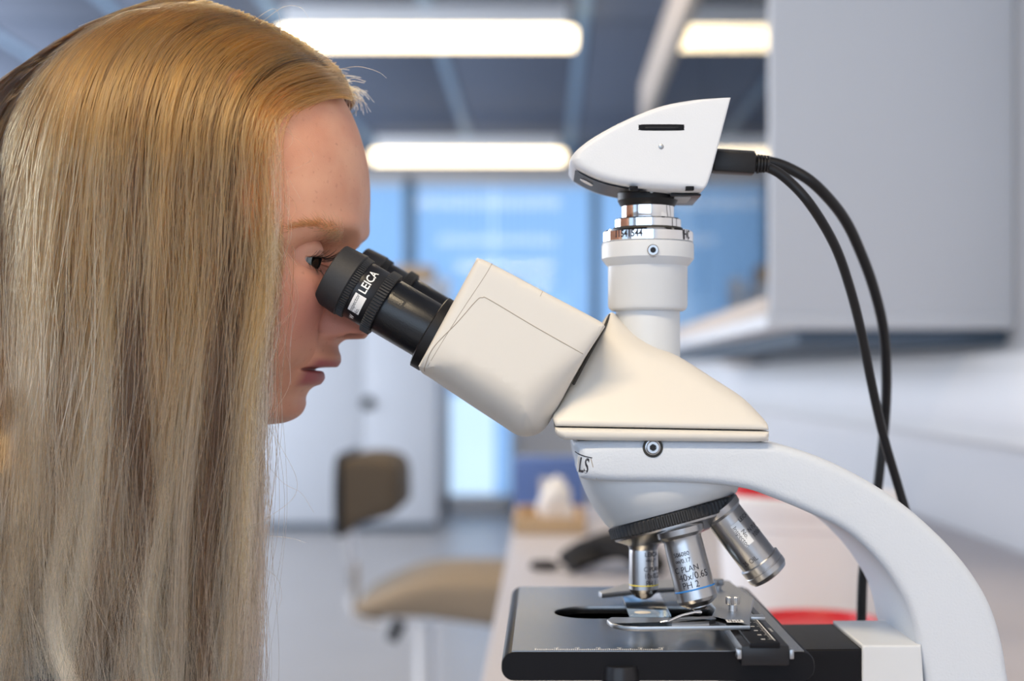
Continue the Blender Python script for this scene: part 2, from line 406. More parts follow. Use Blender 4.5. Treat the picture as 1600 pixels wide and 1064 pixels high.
# ------------------------------------------------------------------ wall cabinet
YC0, YC1 = 2.2, 5.0; XC = .35; z0, z1 = P(0, 492, YC0).z, H+.92
cb = empty('wall_cabinet', ((XC+XR)/2, (YC0+YC1)/2, z0), 'long white wall cabinet with sliding glass doors hung above the bench', 'cabinet')
box('end_panel', (XC, YC0, z0), (XR-.002, YC0+.02, z1+.6), M['cab'], cb, .002)
box('end_panel', (XC, YC1-.02, z0), (XR-.002, YC1, z1), M['beige'], cb, .002)
box('base_board', (XC-.006, YC0-.004, z0-.022), (XR-.002, YC1, z0+.002), M['cab'], cb, .003)
box('top_board', (XC, YC0+.02, z1-.03), (XR-.002, YC1-.02, z1), M['beige'], cb, .002)
box('back_board', (XR-.02, YC0+.02, z0), (XR-.002, YC1-.02, z1-.03), mat('cabinet_inside', (.30, .33, .33), .7), cb)
box('bottom_rail', (XC-.004, YC0+.02, z0+.002), (XC+.02, YC1-.02, z0+.03), M['beige'], cb, .002)
box('top_rail', (XC-.012, YC0+.02, z1-.035), (XC+.02, YC1-.02, z1+.10), M['beige'], cb, .002)
box('shelf', (XC+.03, YC0+.03, (z0+z1)/2), (XR-.02, YC1-.03, (z0+z1)/2+.018), M['cab'], cb, .002)
for k in range(3):
    a = YC0+.02+k*(YC1-YC0-.04)/3; box('glass_door', (XC+.004, a, z0+.03), (XC+.009, a+(YC1-YC0-.04)/3+.01*(k < 2), z1-.035), M['cglass'], cb)
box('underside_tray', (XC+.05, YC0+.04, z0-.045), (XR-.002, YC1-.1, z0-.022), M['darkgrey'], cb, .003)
# things on the shelf behind the glass
for i, (y, hh, c) in enumerate(((2.75, .2, (.8, .78, .74)), (3.3, .26, (.75, .76, .8)), (4.1, .22, (.2, .35, .65)))):
    labs = ('cream tub on the cabinet shelf nearest the white end panel', 'tall pale canister in the middle of the cabinet shelf', 'blue canister at the far end of the cabinet shelf')
    m = mat('tub_%d' % i, c, .5)
    t = empty('storage_tub', (.5, y, (z0+z1)/2+.018), labs[i], 'container', 'containers on the cabinet shelf')
    lathe('tub_body', [(.055, 0), (.06, .01), (.062, hh-.03), (.058, hh-.02)], (.5, y, (z0+z1)/2+.018), (0, 0, 1), m, t, 32)
    lathe('tub_lid', [(.064, hh-.03), (.066, hh-.025), (.066, hh-.005), (.06, hh)], (.5, y, (z0+z1)/2+.018), (0, 0, 1), M['white'], t, 32)
# cable trunking on the wall with a socket
zt0, zt1 = H-.105, H+.035
tr = empty('cable_trunking', (XR, 2.5, zt0), 'pale cable trunking running along the right wall above the bench', 'trunking')
box('trunking_body', (XR-.055, .3, zt0), (XR-.001, 6.5, zt1), mat('trunking_plastic', (.66, .66, .67), .5), tr, .006)
box('trunking_cover', (XR-.059, .3, zt0+.03), (XR-.054, 6.5, zt1-.03), mat('trunking_cover_plastic', (.70, .70, .72), .5), tr, .001)
so = P(1160, 547, 3.6)
s1 = empty('wall_socket', (XR-.001, 3.6*1.47, so.z), 'small dark round socket on a beige plate under the wall cabinet', 'socket')
sy = F*(XR-.07)/(1160-VX)
box('socket_plate', (XR-.075, sy-.09, H+.035), (XR-.002, sy+.5, H+.15), M['beige'], s1, .004)
lathe('socket_insert', [(.04, 0), (.042, .004), (.038, .012), (.02, .012), (.018, .006)], (XR-.075, sy+.05, H+.085), (-1, 0, 0), M['black'], s1, 32)
# ------------------------------------------------------------------ things at the far end
yq = 9.6
cu = empty('storage_cupboard', (px2x(530, yq), yq, 0), 'tall white two-door cupboard standing left of the glass door', 'cupboard')
xa, xb = px2x(150, yq), px2x(682, yq); zc = H+(VY-440)/F*yq
box('cupboard_body', (xa, yq+.02, .05), (xb, yq+.5, zc), M['cupboard'], cu, .005)
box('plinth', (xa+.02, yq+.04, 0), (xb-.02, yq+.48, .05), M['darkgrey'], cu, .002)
xm = px2x(566, yq); x2 = px2x(350, yq)
for a, b in ((xa, x2), (x2, xm), (xm, xb)):
    d = box('cupboard_door', (a+.005, yq, .06), (b-.005, yq+.02, zc-.02), M['cupboard'], cu, .003)
lathe('lock_knob', [(.045, 0), (.045, .01), (.035, .03), (.02, .035)], (px2x(575, yq), yq, P(0, 630, yq).z), (0, -1, 0), M['black'], cu, 24)
bx = empty('cardboard_box', (px2x(655, yq), yq+.25, zc), 'tan cardboard box lying on top of the white cupboard', 'box')
box('box_body', (px2x(610, yq), yq+.1, zc+.001), (px2x(672, yq), yq+.42, zc+.1), M['wood'], bx, .004)
box('box_lid', (px2x(608, yq), yq+.09, zc+.08), (px2x(674, yq), yq+.43, zc+.115), M['wood'], bx, .003)
# blue box file, tissue, tray at the bench end
yb = 2.72
bb = empty('blue_box_file', (px2x(850, yb), yb, ZD), 'blue box file standing at the far end of the bench', 'box')
xa, xb = px2x(803, yb), px2x(915, yb)
box('file_body', (xa, yb, ZD), (xb, yb+.09, P(0, 716, yb).z), M['bluebox'], bb, .003)
box('file_spine_label', (xa+.05, yb-.0015, ZD+.03), (xb-.04, yb, ZD+.075), M['paper'], bb)
tray = empty('wooden_tray', (px2x(855, 2.5), 2.5, ZD), 'pale wooden tray on the bench in front of the blue box file', 'tray')
tx0, tx1 = px2x(803, 2.45), px2x(915, 2.45)
box('tray_base', (tx0, 2.42, ZD), (tx1, 2.66, ZD+.012), M['wood'], tray, .002)
for a, b in (((tx0, 2.42, ZD+.01), (tx1, 2.43, ZD+.028)), ((tx0, 2.65, ZD+.01), (tx1, 2.66, ZD+.028)), ((tx0, 2.43, ZD+.01), (tx0+.01, 2.65, ZD+.028)), ((tx1-.01, 2.43, ZD+.01), (tx1, 2.65, ZD+.028))):
    box('tray_side', a, b, M['wood'], tray, .001)
# crumpled tissue pack
def lump(name, c, sx, sy, sz, m, parent=None, seed=1, amp=.15, sub=4, top=None):
    bm = bmesh.new(); bmesh.ops.create_icosphere(bm, subdivisions=sub, radius=1)
    rr = random.Random(seed); ph = [(rr.uniform(1, 5), rr.uniform(0, 6), Vector((rr.uniform(-1, 1), rr.uniform(-1, 1), rr.uniform(-1, 1))).normalized()) for _ in range(9)]
    for v in bm.verts:
        d = 1+amp*sum(math.sin(f*v.co.dot(a)*2+p)/3 for f, p, a in ph)
        q = v.co*d; z = max(q.z, -.75)
        k = 1 if top is None else 1-(1-top)*(z+.75)/1.75
        v.co = Vector((q.x*sx*k, q.y*sy*k, (z+.75)*sz/1.75))
    bmesh.ops.transform(bm, matrix=Matrix.Translation(c), verts=bm.verts)
    me = bpy.data.meshes.new(name); bm.to_mesh(me); bm.free(); return link(name, me, m, parent, 60)
c = P(870, 800, 2.5); t = lump('tissue_bundle', (c.x, 2.53, ZD+.0125), .036, .036, .075, M['paper'], None, 4, .16, 4, .55)
prop(t, 'upright crumpled white tissue bundle standing on the wooden tray', 'tissue')
# black gloves/cable bundle
c = P(945, 885, 2.0)
gl = empty('black_strap_bundle', (c.x, 2.0, ZD), 'black bundle of folded straps lying on the bench left of the objectives', 'strap')
for i in range(7):
    pts = []
    for k in range(9):
        a = k/8; pts.append((c.x-.05+.12*a+.01*math.sin(i*2+a*5), 1.98+.03*(i-3)*.6+.03*math.sin(a*4+i), ZD+.012+.032*math.sin(PI*a)*(.5+.5*((i*37) % 5)/4)))
    tube('strap_fold', [Vector(q) for q in catmull(pts, 4)], .0105, M['blackfab'], gl, 8)
c = P(850, 890, 1.98)
t = lump('black_clip_pouch', (c.x, 1.98, ZD), .019, .013, .014, M['blackfab'], None, 6, .12, 3); prop(t, 'small black pouch lying alone on the bench near its left edge', 'pouch')
# white tub with red lid, red lid in front
c = P(1262, 900, 1.62)
tb = empty('white_bucket', (c.x, 1.62, ZD), 'large white bucket with a small red cap on its lid, seen through the arm', 'bucket')
rb = .100
zl = P(0, 792, 1.62).z-ZD
lathe('bucket_body', [(rb*.9, 0), (rb*.93, .004), (rb*.97, .05), (rb*.975, .055), (rb, zl-.02), (rb*1.03, zl-.018), (rb*1.03, zl)], (c.x, 1.62, ZD), (0, 0, 1), M['white'], tb, 64)
lathe('bucket_lid', [(rb*1.04, zl-.006), (rb*1.06, zl), (rb*1.06, zl+.012), (rb*1.02, zl+.017), (rb*.9, zl+.012), (0.001, zl+.012)], (c.x, 1.62, ZD), (0, 0, 1), M['white'], tb, 64, False)
lathe('bucket_cap', [(.036, zl+.010), (.037, zl+.014), (.037, zl+.034), (.033, zl+.038), (.001, zl+.038)], (c.x-.055, 1.60, ZD), (0, 0, 1), M['red'], tb, 40, False)
c = P(1285, 965, 1.28)
t = empty('red_screw_lid', (c.x, 1.3, ZD), 'red round lid lying on the bench in front of the white bucket', 'lid')
lathe('lid_body', [(.066, 0), (.068, .003), (.068, .036), (.062, .044), (.054, .044), (.052, .038), (.001, .038)], (c.x, 1.32, ZD), (0, 0, 1), M['red'], t, 48, False)
lathe('lid_rim', [(.0685, .004), (.071, .006), (.071, .012), (.0685, .014)], (c.x, 1.32, ZD), (0, 0, 1), M['red'], t, 48, False)
# ------------------------------------------------------------------ typist chair
yc_ = 3.46
ch = empty('typist_chair', (px2x(668, yc_), yc_, 0), 'brown typist chair with chrome backrest strut standing on the floor behind', 'chair')
zs = P(0, 925, yc_).z
def slab(name, out, y, d, r, m): return rext(name, out, y-d, m, ch, r=r, yc=y, sub=6, nb=4)
slab('seat', [(548, 955), (590, 930), (640, 912), (700, 905), (800, 906), (850, 915), (860, 940), (850, 975), (800, 985), (740, 978), (660, 968), (580, 966)], yc_, .2, .03, M['seatfab'])
slab('backrest', [(530, 722), (560, 713), (600, 718), (618, 735), (621, 770), (618, 800), (590, 812), (560, 820), (540, 835), (527, 825), (523, 780), (524, 740)], yc_-.02, .17, .02, M['brownfab'])
slab('backrest_cover', [(522, 724), (533, 718), (536, 830), (530, 838), (523, 836), (520, 790)], yc_-.02, .175, .008, M['black'])
tube('backrest_strut', [P(a, b, yc_) for a, b in ((536, 800), (544, 830), (552, 870), (552, 920), (550, 948), (562, 965), (600, 972))], .014, M['chrome'], ch, 16)
tube('seat_column', [P(668, 972, yc_), (P(668, 972, yc_).x, yc_, .14)], .03, M['chrome'], ch, 24)
lathe('column_sleeve', [(.038, 0), (.042, .01), (.042, .13), (.034, .14)], (px2x(668, yc_), yc_, .12), (0, 0, 1), M['black'], ch, 24)
tube('seat_lever', [P(625, 970, yc_-.1), P(618, 985, yc_-.1), P(612, 1000, yc_-.1)], .016, M['black'], ch, 10)
for k in range(5):
    a = 2*PI*k/5+.3; cx, cy = px2x(668, yc_), yc_
    ex, ey = cx+.27*math.cos(a), cy+.27*math.sin(a)
    lg = tube('leg', [(cx, cy, .14), (cx+.15*math.cos(a), cy+.15*math.sin(a), .11), (ex, ey, .07)], [.026, .02, .016], M['chrome'], ch, 12)
    cs = lathe('caster', [(.022, -.02), (.026, -.014), (.026, .014), (.022, .02)], (ex, ey, .0265), (-math.sin(a), math.cos(a), 0), M['black'], ch, 20)
# ------------------------------------------------------------------ MICROSCOPE
mic = empty('microscope', (P(1200, 0).x, YM, ZD), 'cream trinocular laboratory microscope with black eyepieces and three silver objectives', 'microscope')
YN = .668
base = [(-.035, ZD+.012, {'r': .01}), (-.03, ZD+.05), (.05, ZD+.055), (.14, ZD+.062), (.2, ZD+.068), (.315, ZD+.06), (.325, ZD+.02), (.322, ZD+.002, {'c': 1}), (-.03, ZD+.002, {'c': 1})]
rext('base', base, YM-.085, M['paint'], mic, r=.012, world=True)
arm_out = [(896, 690, {'r': .007}), (898, 708, {'r': .007}), (904, 735, {'r': .007}), (911, 749, {'r': .006}), (960, 753), (1040, 754), (1110, 757), (1165, 764), (1200, 775), (1259, 799), (1323, 831), (1371, 875), (1403, 919), (1423, 959), (1435, 1010), (1447, 1064), (1455, 1150), (1450, 1300), (1440, 1400, {'c': 1}), (1600, 1400, {'c': 1}),
           (1605, 1250), (1592, 1130), (1578, 1064), (1568, 1005), (1549, 945), (1516, 890), (1470, 838), (1410, 786), (1340, 742), (1270, 710), (1200, 692), (1100, 688), (990, 687), (910, 686, {'r': .008})]
rext('arm', arm_out, YN, M['paint'], mic, r=.0045, sub=5)
# wedge body and its base plate
rext('viewing_body', [(955, 488, {'y': .700, 'r': .004}), (972, 502, {'y': .696}), (994, 524, {'y': .690}), (1025, 542, {'y': .685}), (1062, 556, {'y': .682}), (1124, 595, {'y': .675}), (1163, 621, {'y': .671}), (1189, 647, {'y': .668}), (1200, 662, {'y': .666, 'r': .004}), (1202, 672, {'y': .664, 'c': 1, 'r': .003}),
     (868, 666, {'y': .664, 'c': 1, 'r': .003}), (864, 652, {'y': .665, 'r': .004}), (873, 636, {'y': .667}), (891, 602, {'y': .674}), (916, 556, {'y': .684}), (938, 512, {'y': .694})], .668, M['cream'], mic, r=.0065, sub=6, nb=7)
rext('body_plate', [(867, 668, {'c': 1}), (868, 677), (878, 685), (905, 688), (1100, 690), (1192, 690), (1202, 684), (1203, 674, {'c': 1})], .664, M['cream'], mic, r=.003)
rext('dovetail_gap', [(900, 686, {'c': 1}), (1190, 687, {'c': 1}), (1190, 692, {'c': 1}), (900, 691, {'c': 1})], .672, M['groove'], mic, r=.001)
# set screw helper
def screw(name, px, py, y, r=.0032):
    c = P(px, py, y)
    o = lathe(name, [(r*1.25, -.002), (r*1.25, .0002), (r, .0004), (r, .0014), (r*.85, .0018), (r*.5, .0018), (r*.45, .0006)], c, (0, -1, 0), M['steel'], mic, 32)
    h = lathe('hex_socket', [(r*.48, .0006), (r*.46, .00185), (r*.001, .00186)], c, (0, -1, 0), M['black'], o, 6, False)
    return o
screw('clamp_screw', 1020, 699, .668)
lathe('screw_recess', [(.0046, -.001), (.0048, .00025), (.0040, .0003)], P(1020, 699, .668), (0, -1, 0), M['groove'], mic, 32)
# binocular housing
YH = .657
hs = [(745, 402, {'c': 1, 'r': .003}), (768, 411, {'r': .003}), (860, 460, {'r': .003}), (935, 500, {'r': .003}), (946, 510, {'c': 1, 'r': .003}), (916, 556, {'c': 1, 'r': .004}), (893, 598, {'r': .012}), (867, 648, {'r': .02}), (850, 674, {'r': .024}), (832, 684, {'r': .024}), (808, 684, {'r': .026}),
      (775, 664, {'r': .028}), (720, 628, {'r': .028}), (668, 593, {'r': .028}), (654, 582, {'r': .018}), (652, 572, {'c': 1, 'r': .006})]
bh = rext('binocular_housing', hs, YH, M['cream'], mic, sub=6, nb=9, sharp=30)
bhb = bvh_of(bh)
def seam(pts, y, name='seam', r=.00022, m='seam'):
    return tube(name, project([P(a, b, y) for a, b in catmull(pts, 8)], [bhb], lift=0), r, M[m], mic, 6)
seam([(660, 580), (664, 568), (678, 541), (715, 503), (744, 470), (754, 465), (766, 469), (835, 510), (911, 553)], YH+.00005)
seam([(769, 411), (757, 432), (716, 494), (667, 572)], YH+.00005, r=.00014)
seam([(848, 455), (844, 463)], YH+.0001, r=.00014)
tube('joint_gap', [P(a, b, y) for a, b, y in ((953, 492, .699), (944, 512, .692), (930, 537, .686), (914, 566, .680), (896, 600, .674))], .0007, M['groove'], mic, 8)
rext('swivel_joint', [(940, 530), (915, 560), (890, 610), (880, 640), (905, 645), (945, 600)], .692, M['groove'], mic, r=.003)
# photo tube, collars
AX = P(1012, 0).x; up = (0, 0, 1)
def zz(py): return H+(VY-py)/F*YM
def vl(name, prof, m, seg=96, parent=None, sharp=25):
    return lathe(name, [(r*S, zz(py)-zz(600)) for r, py in prof], (AX, YM, zz(600)), up, m, parent or mic, seg, True, sharp)
vl('photo_tube', [(51, 600), (50, 490), (49, 480)], M['paint2'])
vl('tube_collar', [(56, 486), (60, 483), (62, 478), (62, 415), (63, 412)], M['paint2'])
vl('tube_cap', [(62, 417), (66, 413), (72, 405), (72, 385), (71, 381), (64, 380)], M['paint2'])
vl('chrome_ring', [(68, 381), (71, 379), (71, 365), (68, 362), (56, 361)], M['chrome'])
vl('dark_band', [(55, 362), (54, 357)], M['groove'])
vl('chrome_ring', [(50, 360), (52, 358), (52, 345), (50, 343)], M['chrome'])
vl('chrome_ring', [(40, 345), (41, 342), (41, 324), (40, 322)], M['chrome'])
vl('dark_band', [(38, 324), (38, 312)], M['black'])
screw('clamp_screw', 1020, 391, .641+.0486, .0028)
ob = Vector((AX, YM, 0))
V, Fc = wrap([(*text_data('11541544', 12*S*1.25, bold=.00012, sx=.8), zz(371)-zz(600), -.52), (*text_data('HC', 15*S*1.25, bold=.0001, sx=.62), zz(371)-zz(600), .93)], (AX, YM, zz(600)), up, 71*S, up, (0, -1, 0))
marks('engraving', V, Fc, M['ink'], mic)
V, Fc = wrap([(*gridrect(3*S, 15*S, 1), zz(371)-zz(600), .83)], (AX, YM, zz(600)), up, 71*S, up, (0, -1, 0)); marks('index_line', V, Fc, M['ink'], mic)
# eyepieces
th = math.radians(30.5); EA = Vector((math.cos(th), 0, -math.sin(th)))
def eyepiece(yc, far):
    s = yc/F; c0 = P(517, 427, .681); c0 = Vector((c0.x, yc, c0.z)); s = .681/F
    if far: c0 += Vector((.507, 0, .862))*.0052
    e = lathe('eyepiece', [(r*s, t*s) for r, t in ((47, 48), (47.5, 51), (47.5, 81), (46, 84), (46, 99))], c0, EA, M['satinblack'], mic, 96)
    lathe('eyecup', [(r*s, t*s) for r, t in ((44, 6), (47, 1), (48.5, 0), (50, 1.5), (52.5, 37), (50, 39), (40, 39), (40, 10), (44, 6))], c0, EA, M['rubber'], e, 96, False)
    lathe('eye_lens', [(40*s, 20*s), (30*s, 16*s), (.1*s, 14*s)], c0, EA, M['lens'], e, 48, False)
    lathe('eyepiece_tube', [(r*s, t*s) for r, t in ((45, 96), (46, 99), (46, 185))], c0, EA, M['blacktube'], mic, 96)
    def knurl(name, t0, t1, r, n):
        A, N, T = frame_of(EA); V = []; Fc = []; m = n*4
        for t, k in ((t0, .96), (t0+1.2, 1), (t1-1.2, 1), (t1, .96)):
            for i in range(m):
                f = 2*PI*i/m; rr = r*k - (2.6 if i % 4 in (2, 3) and k == 1 else 0)
                V.append(c0+A*t*s+(N*math.cos(f)+T*math.sin(f))*rr*s)
        for j in range(3):
            for i in range(m): i2 = (i+1) % m; Fc.append((j*m+i, j*m+i2, (j+1)*m+i2, (j+1)*m+i))
        Fc.append(tuple(range(m-1, -1, -1))); Fc.append(tuple(range(3*m, 4*m)))
        me = mesh(name, V, Fc); fixn(me); link(name, me, M['rubber'], e, 20)
    knurl('knurled_ring', 38.5, 50, 51, 76); knurl('knurled_ring', 83, 99, 53.5, 66)
    lathe('flange', [(r*s, t*s) for r, t in ((58, 178), (61, 180), (61, 196), (58, 198))], c0, EA, M['black'], mic, 96)
    if not far:
        V, Fc = wrap([(*text_data('LEICA', 13.5*s*1.35, bold=.00008, sx=.9), 64*s, .42)], c0, EA, 47.6*s, -EA, (0, -1, 0))
        marks('lettering', V, Fc, M['white_ink'], e)
        V, Fc = wrap([(*text_data('W', 8*s*1.3, bold=.0001), 66*s, -1.05)], c0, EA, 47.6*s, -EA, (0, -1, 0)); marks('lettering', V, Fc, M['white_ink'], e)
        V, Fc = wrap([(*gridrect(32*s, 19*s, 12), 65*s, -.44)], c0, EA, 47.5*s, -EA, (0, -1, 0), .0001)
        marks('sticker', V, Fc, M['sticker'], e)
        V, Fc = wrap([(*text_data('Inspector', 7*s*1.3, sx=.95), 61*s, -.46), (*text_data('No.', 7*s*1.3), 70*s, -.68)], c0, EA, 47.5*s, -EA, (0, -1, 0), .00018)
        marks('lettering', V, Fc, M['ink'], e)
        # small key slot on the tube
        A = EA; U = -EA; N = Vector((0, -1, 0)); T = U.cross(N)
        for du, dt, ww, hh in ((.50, 116, 3.5, 22), (.18, 116, 3.5, 22), (.34, 127, 17, 3.5)):
            V, Fc = wrap([(*gridrect(ww*s, hh*s, 4), dt*s, du)], c0, EA, 46*s, U, N, .00012); marks('slot_mark', V, Fc, M['groove'], mic)
eyepiece(.681, False); eyepiece(.743, True)
# arm lettering
arm_o = [o for o in mic.children if o.name == 'arm'][0]; ab = bvh_of(arm_o)
yl = .671
V, Fc = flat([(*text_data('LS', 24*S*1.3, bold=.00018, sx=.5), 0, 0)], P(912, 728, yl), (0.14, 0, 1), (0, -1, 0))
marks('lettering', project(V, [ab]), Fc, M['ink'], mic)
V, Fc = flat([(*text_data('I', 24*S*1.3, bold=.00008, sx=.42), 0, 0)], P(903, 726, yl), (0.14, 0, 1), (0, -1, 0))
marks('lettering', project(V, [ab]), Fc, M['grey_ink'], mic)
tube('label_line', project([P(a_, b_, yl) for a_, b_ in ((899, 706), (904, 709), (909, 711), (915, 713), (925, 715))], [ab], lift=0), .00028, M['ink'], mic, 6)
tube('label_edge', project([P(a_, b_, yl) for a_, b_ in ((923, 716), (926, 728), (932, 748))], [ab], lift=0), .00022, M['seam'], mic, 6)
# nosepiece
nA = Vector((.26, -.10, -.96)).normalized(); nc = P(1051, 803, YM)
def nose_housing():
    A, N, T = frame_of(nA); V = []; Fc = []; n = 96; K = 14
    tx_, tz = P(1024, 0).x, P(0, 742).z
    for k in range(K+1):
        u = k/K
        for i in range(n):
            f = 2*PI*i/n; c = nc+A*(-.0016)+(N*math.cos(f)+T*math.sin(f))*(.0324+.0006*(k > 0))
            ss, cs_ = math.sin(f), math.cos(f); q = (abs(ss)**3.4+abs(cs_)**3.4)**(-1/3.4)
            t = Vector((tx_-.0385*ss*q, YM-.0385*cs_*q, tz)); b = t.lerp(c, .0)
            p = c.lerp(t, u); bul = math.sin(PI*u)*.0018
            V.append(p+Vector((-ss, -cs_, 0))*bul)
    for j in range(K):
        for i in range(n): i2 = (i+1) % n; Fc.append((j*n+i, j*n+i2, (j+1)*n+i2, (j+1)*n+i))
    Fc.append(tuple(range(n-1, -1, -1))); Fc.append(tuple(range(K*n, K*n+n)))
    me = mesh('nosepiece_housing', V, Fc); fixn(me); return link('nosepiece_housing', me, M['paint2'], mic, 30)
nose_housing()
def turret():
    A, N, T = frame_of(nA); V = []; Fc = []; n = 84; m = n*4; R = .0333
    for t, k in ((-.0012, .97), (-.0004, 1), (.0042, 1), (.005, .97)):
        for i in range(m):
            f = 2*PI*i/m; rr = R*k-(.0009 if i % 4 in (2, 3) and k == 1 else 0); V.append(nc+A*t+(N*math.cos(f)+T*math.sin(f))*rr)
    for j in range(3):
        for i in range(m): i2 = (i+1) % m; Fc.append((j*m+i, j*m+i2, (j+1)*m+i2, (j+1)*m+i))
    Fc.append(tuple(range(m-1, -1, -1))); Fc.append(tuple(range(3*m, 4*m)))
    me = mesh('turret_ring', V, Fc); fixn(me); return link('turret_ring', me, M['rubber'], mic, 20)
turret()
lathe('turret_cone', [(.0315, .0048), (.0312, .006), (.024, .0105), (.012, .0125), (.001, .0125)], nc, nA, M['steel'], mic, 96, False)
def objective(p0, p1, prof, y0, y1, ring, rt, texts, lab):
    a = P(*p0, y0); b = P(*p1, y1); s = (y0+y1)/2/F; A = (b-a).normalized(); L = (b-a).length/s
    o = lathe('objective', [(r*s, t*L*s) for r, t in prof], a, A, M['steel'], mic, 96, True, 20); o['label'] = lab
    if ring: lathe('colour_ring', [(rt[0]*s, rt[1]*L*s), (rt[0]*s*1.008, (rt[1]+.004)*L*s), (rt[0]*s*1.008, (rt[1]+.016)*L*s), (rt[0]*s, (rt[1]+.02)*L*s)], a, A, M[ring], o, 96, False)
    D = []
    for tx, size, tt, phi, sx in texts: D.append((*text_data(tx, size*s*1.2, sx=sx), tt*L*s, phi))
    R = float(np.interp(.5, [t for r, t in prof], [r for r, t in prof]))*s*1.012
    if D:
        V, Fc = wrap(D, a, A, R, -A, (0, -1, 0)); marks('engraving', V, Fc, M['ink'], o)
    return o, a, A, L, s, R
objective((1005, 832), (1006, 936), [(26, 0), (30, .05), (29, .12), (23, .22), (22, .25), (22.5, .3), (23, .70), (23, .84), (20, .90), (12, .97), (4, 1)], YM, YM, 'yellow', (23, .765),
          [('LEICA', 8, .31, .55, 1), ('∞/-/*', 7, .40, .5, 1), ('C PLAN', 8.5, .53, .62, .9), ('10x/0.22', 9.5, .63, .66, .8), ('PH 1', 9.5, .74, .5, .85)], 'shortest silver objective, upright over the slide, with a yellow ring')
o4, a4, A4, L4, s4, R4 = objective((1062, 826), (1094, 952), [(24, -.03), (38, .0), (37, .07), (31, .11), (30, .14), (30.5, .2), (31.5, .75), (32, .86), (30, .9), (19, .955), (17, .956), (17, .97), (13, .975), (9, 1)], .685, .681, 'blue', (31.8, .73),
          [('506080', 8, .30, -.32, .9), ('∞/0.17', 8, .38, -.32, .9), ('C PLAN', 10.5, .485, -.25, .95), ('40x/0.65', 12.5, .58, .05, .95), ('PH 2', 12, .68, -.22, .95)], 'silver objective in the middle with a blue ring')
objective((1122, 793), (1203, 898), [(24, -.02), (35, .0), (34, .07), (30, .11), (30, .18), (30.5, .62), (30.5, .78), (34, .79), (34, .87), (33, .875), (33, .885), (34, .89), (34, .95), (30, 1.0), (22, 1.02), (18, 1.02)], .697, .697, None, None,
          [('LEICA', 8, .24, .75, .9), ('N PLAN', 8, .40, .95, .9), ('100x/1.25', 9, .48, 1.15, .9), ('25 OIL', 9, .70, -.45, .9)], 'tilted silver objective on the right with a white sticker')
oo = [o for o in bpy.data.objects if o.name.startswith('objective')][-1]
a = P(1122, 793, .697); b = P(1203, 898, .697); A = (b-a).normalized(); s = .697/F; L = (b-a).length/s
V, Fc = wrap([(*gridrect(16*s, 40*s, 6), .38*L*s, .12)], a, A, 30.6*s, -A, (0, -1, 0), .0001); marks('sticker', V, Fc, M['sticker'], oo)
dA = [( [(y_, -x_) for x_, y_ in V0], Fc0, .40*L*s, p) for (V0, Fc0), p in ((text_data('Inspector', 7.5*s*1.3), -.03), (text_data('No.', 7.5*s*1.3), .22))]
V, Fc = wrap(dA, a, A, 30.6*s, -A, (0, -1, 0), .0002); marks('lettering', V, Fc, M['ink'], oo)
# ------------------------------------------------------------------ stage
ZS = H-.1197; y0, y1 = .617, .806; xs0, xs1 = -.0185, .1175; TH = .0128
stage = empty('stage', (.05, YM, ZS), None, None); stage.parent = mic; stage.matrix_parent_inverse = Matrix.Translation(-wloc(mic))
rd = .0055; prof = []
for k in range(7): f = PI/2*k/6; prof.append((xs0+rd-rd*math.sin(f), ZS-rd+rd*math.cos(f)))   # top-left
for k in range(7): f = PI/2*k/6; prof.append((xs0+rd-rd*math.cos(f), ZS-TH+rd-rd*math.sin(f)))
for k in range(7): f = PI/2*k/6; prof.append((xs1-rd+rd*math.sin(f), ZS-TH+rd-rd*math.cos(f)))
for k in range(7): f = PI/2*k/6; prof.append((xs1-rd+rd*math.cos(f), ZS-rd+rd*math.sin(f)))
# body ring with the slot left open on top: build as frame of two side beams plus ends
so_ = rrect(.0052, .699, .088, .737, .0185, 8)
n = len(prof); V = []; Fc = []
for y in (y0, y0+.0008, y1-.0008, y1):
    ins = .0006 if y in (y0, y1) else 0; cx, cz = (xs0+xs1)/2, ZS-TH/2
    V += [(cx+(x-cx)*(1-ins*8), y, cz+(z-cz)*(1-ins*60)) for x, z in prof]
for j in range(3):
    for i in range(n): i2 = (i+1) % n; Fc.append((j*n+i, j*n+i2, (j+1)*n+i2, (j+1)*n+i))
Fc += [tuple(range(n)), tuple(range(3*n, 4*n))[::-1]]
# remove top polygon (between top-left arc start and top-right arc end) of the middle band
top = [f for f in Fc if len(f) == 4 and abs(V[f[0]][2]-ZS) < 1e-5 and abs(V[f[1]][2]-ZS) < 1e-5 and abs(V[f[0]][0]-V[f[1]][0]) > .02 and abs(V[f[0]][1]-V[f[3]][1]) > .1]
Fc = [f for f in Fc if f not in top]
me = mesh('stage_body', V, Fc); fixn(me); sb_ = link('stage_body', me, M['stageside'], mic)
sb_.parent = stage; sb_.matrix_parent_inverse = Matrix.Translation(-(wloc(stage)))
plate('stage_surface', rrect(xs0+rd-.001, y0+.0006, xs1-rd+.001, y1-.0006, .0004, 2), [so_[::-1]], ZS-.0035, ZS+.0003, M['anod'], stage, .0002)
box('slot_floor', (xs0+.01, .69, ZS-.0105), (.1, .745, ZS-.009), M['stageside'], stage)
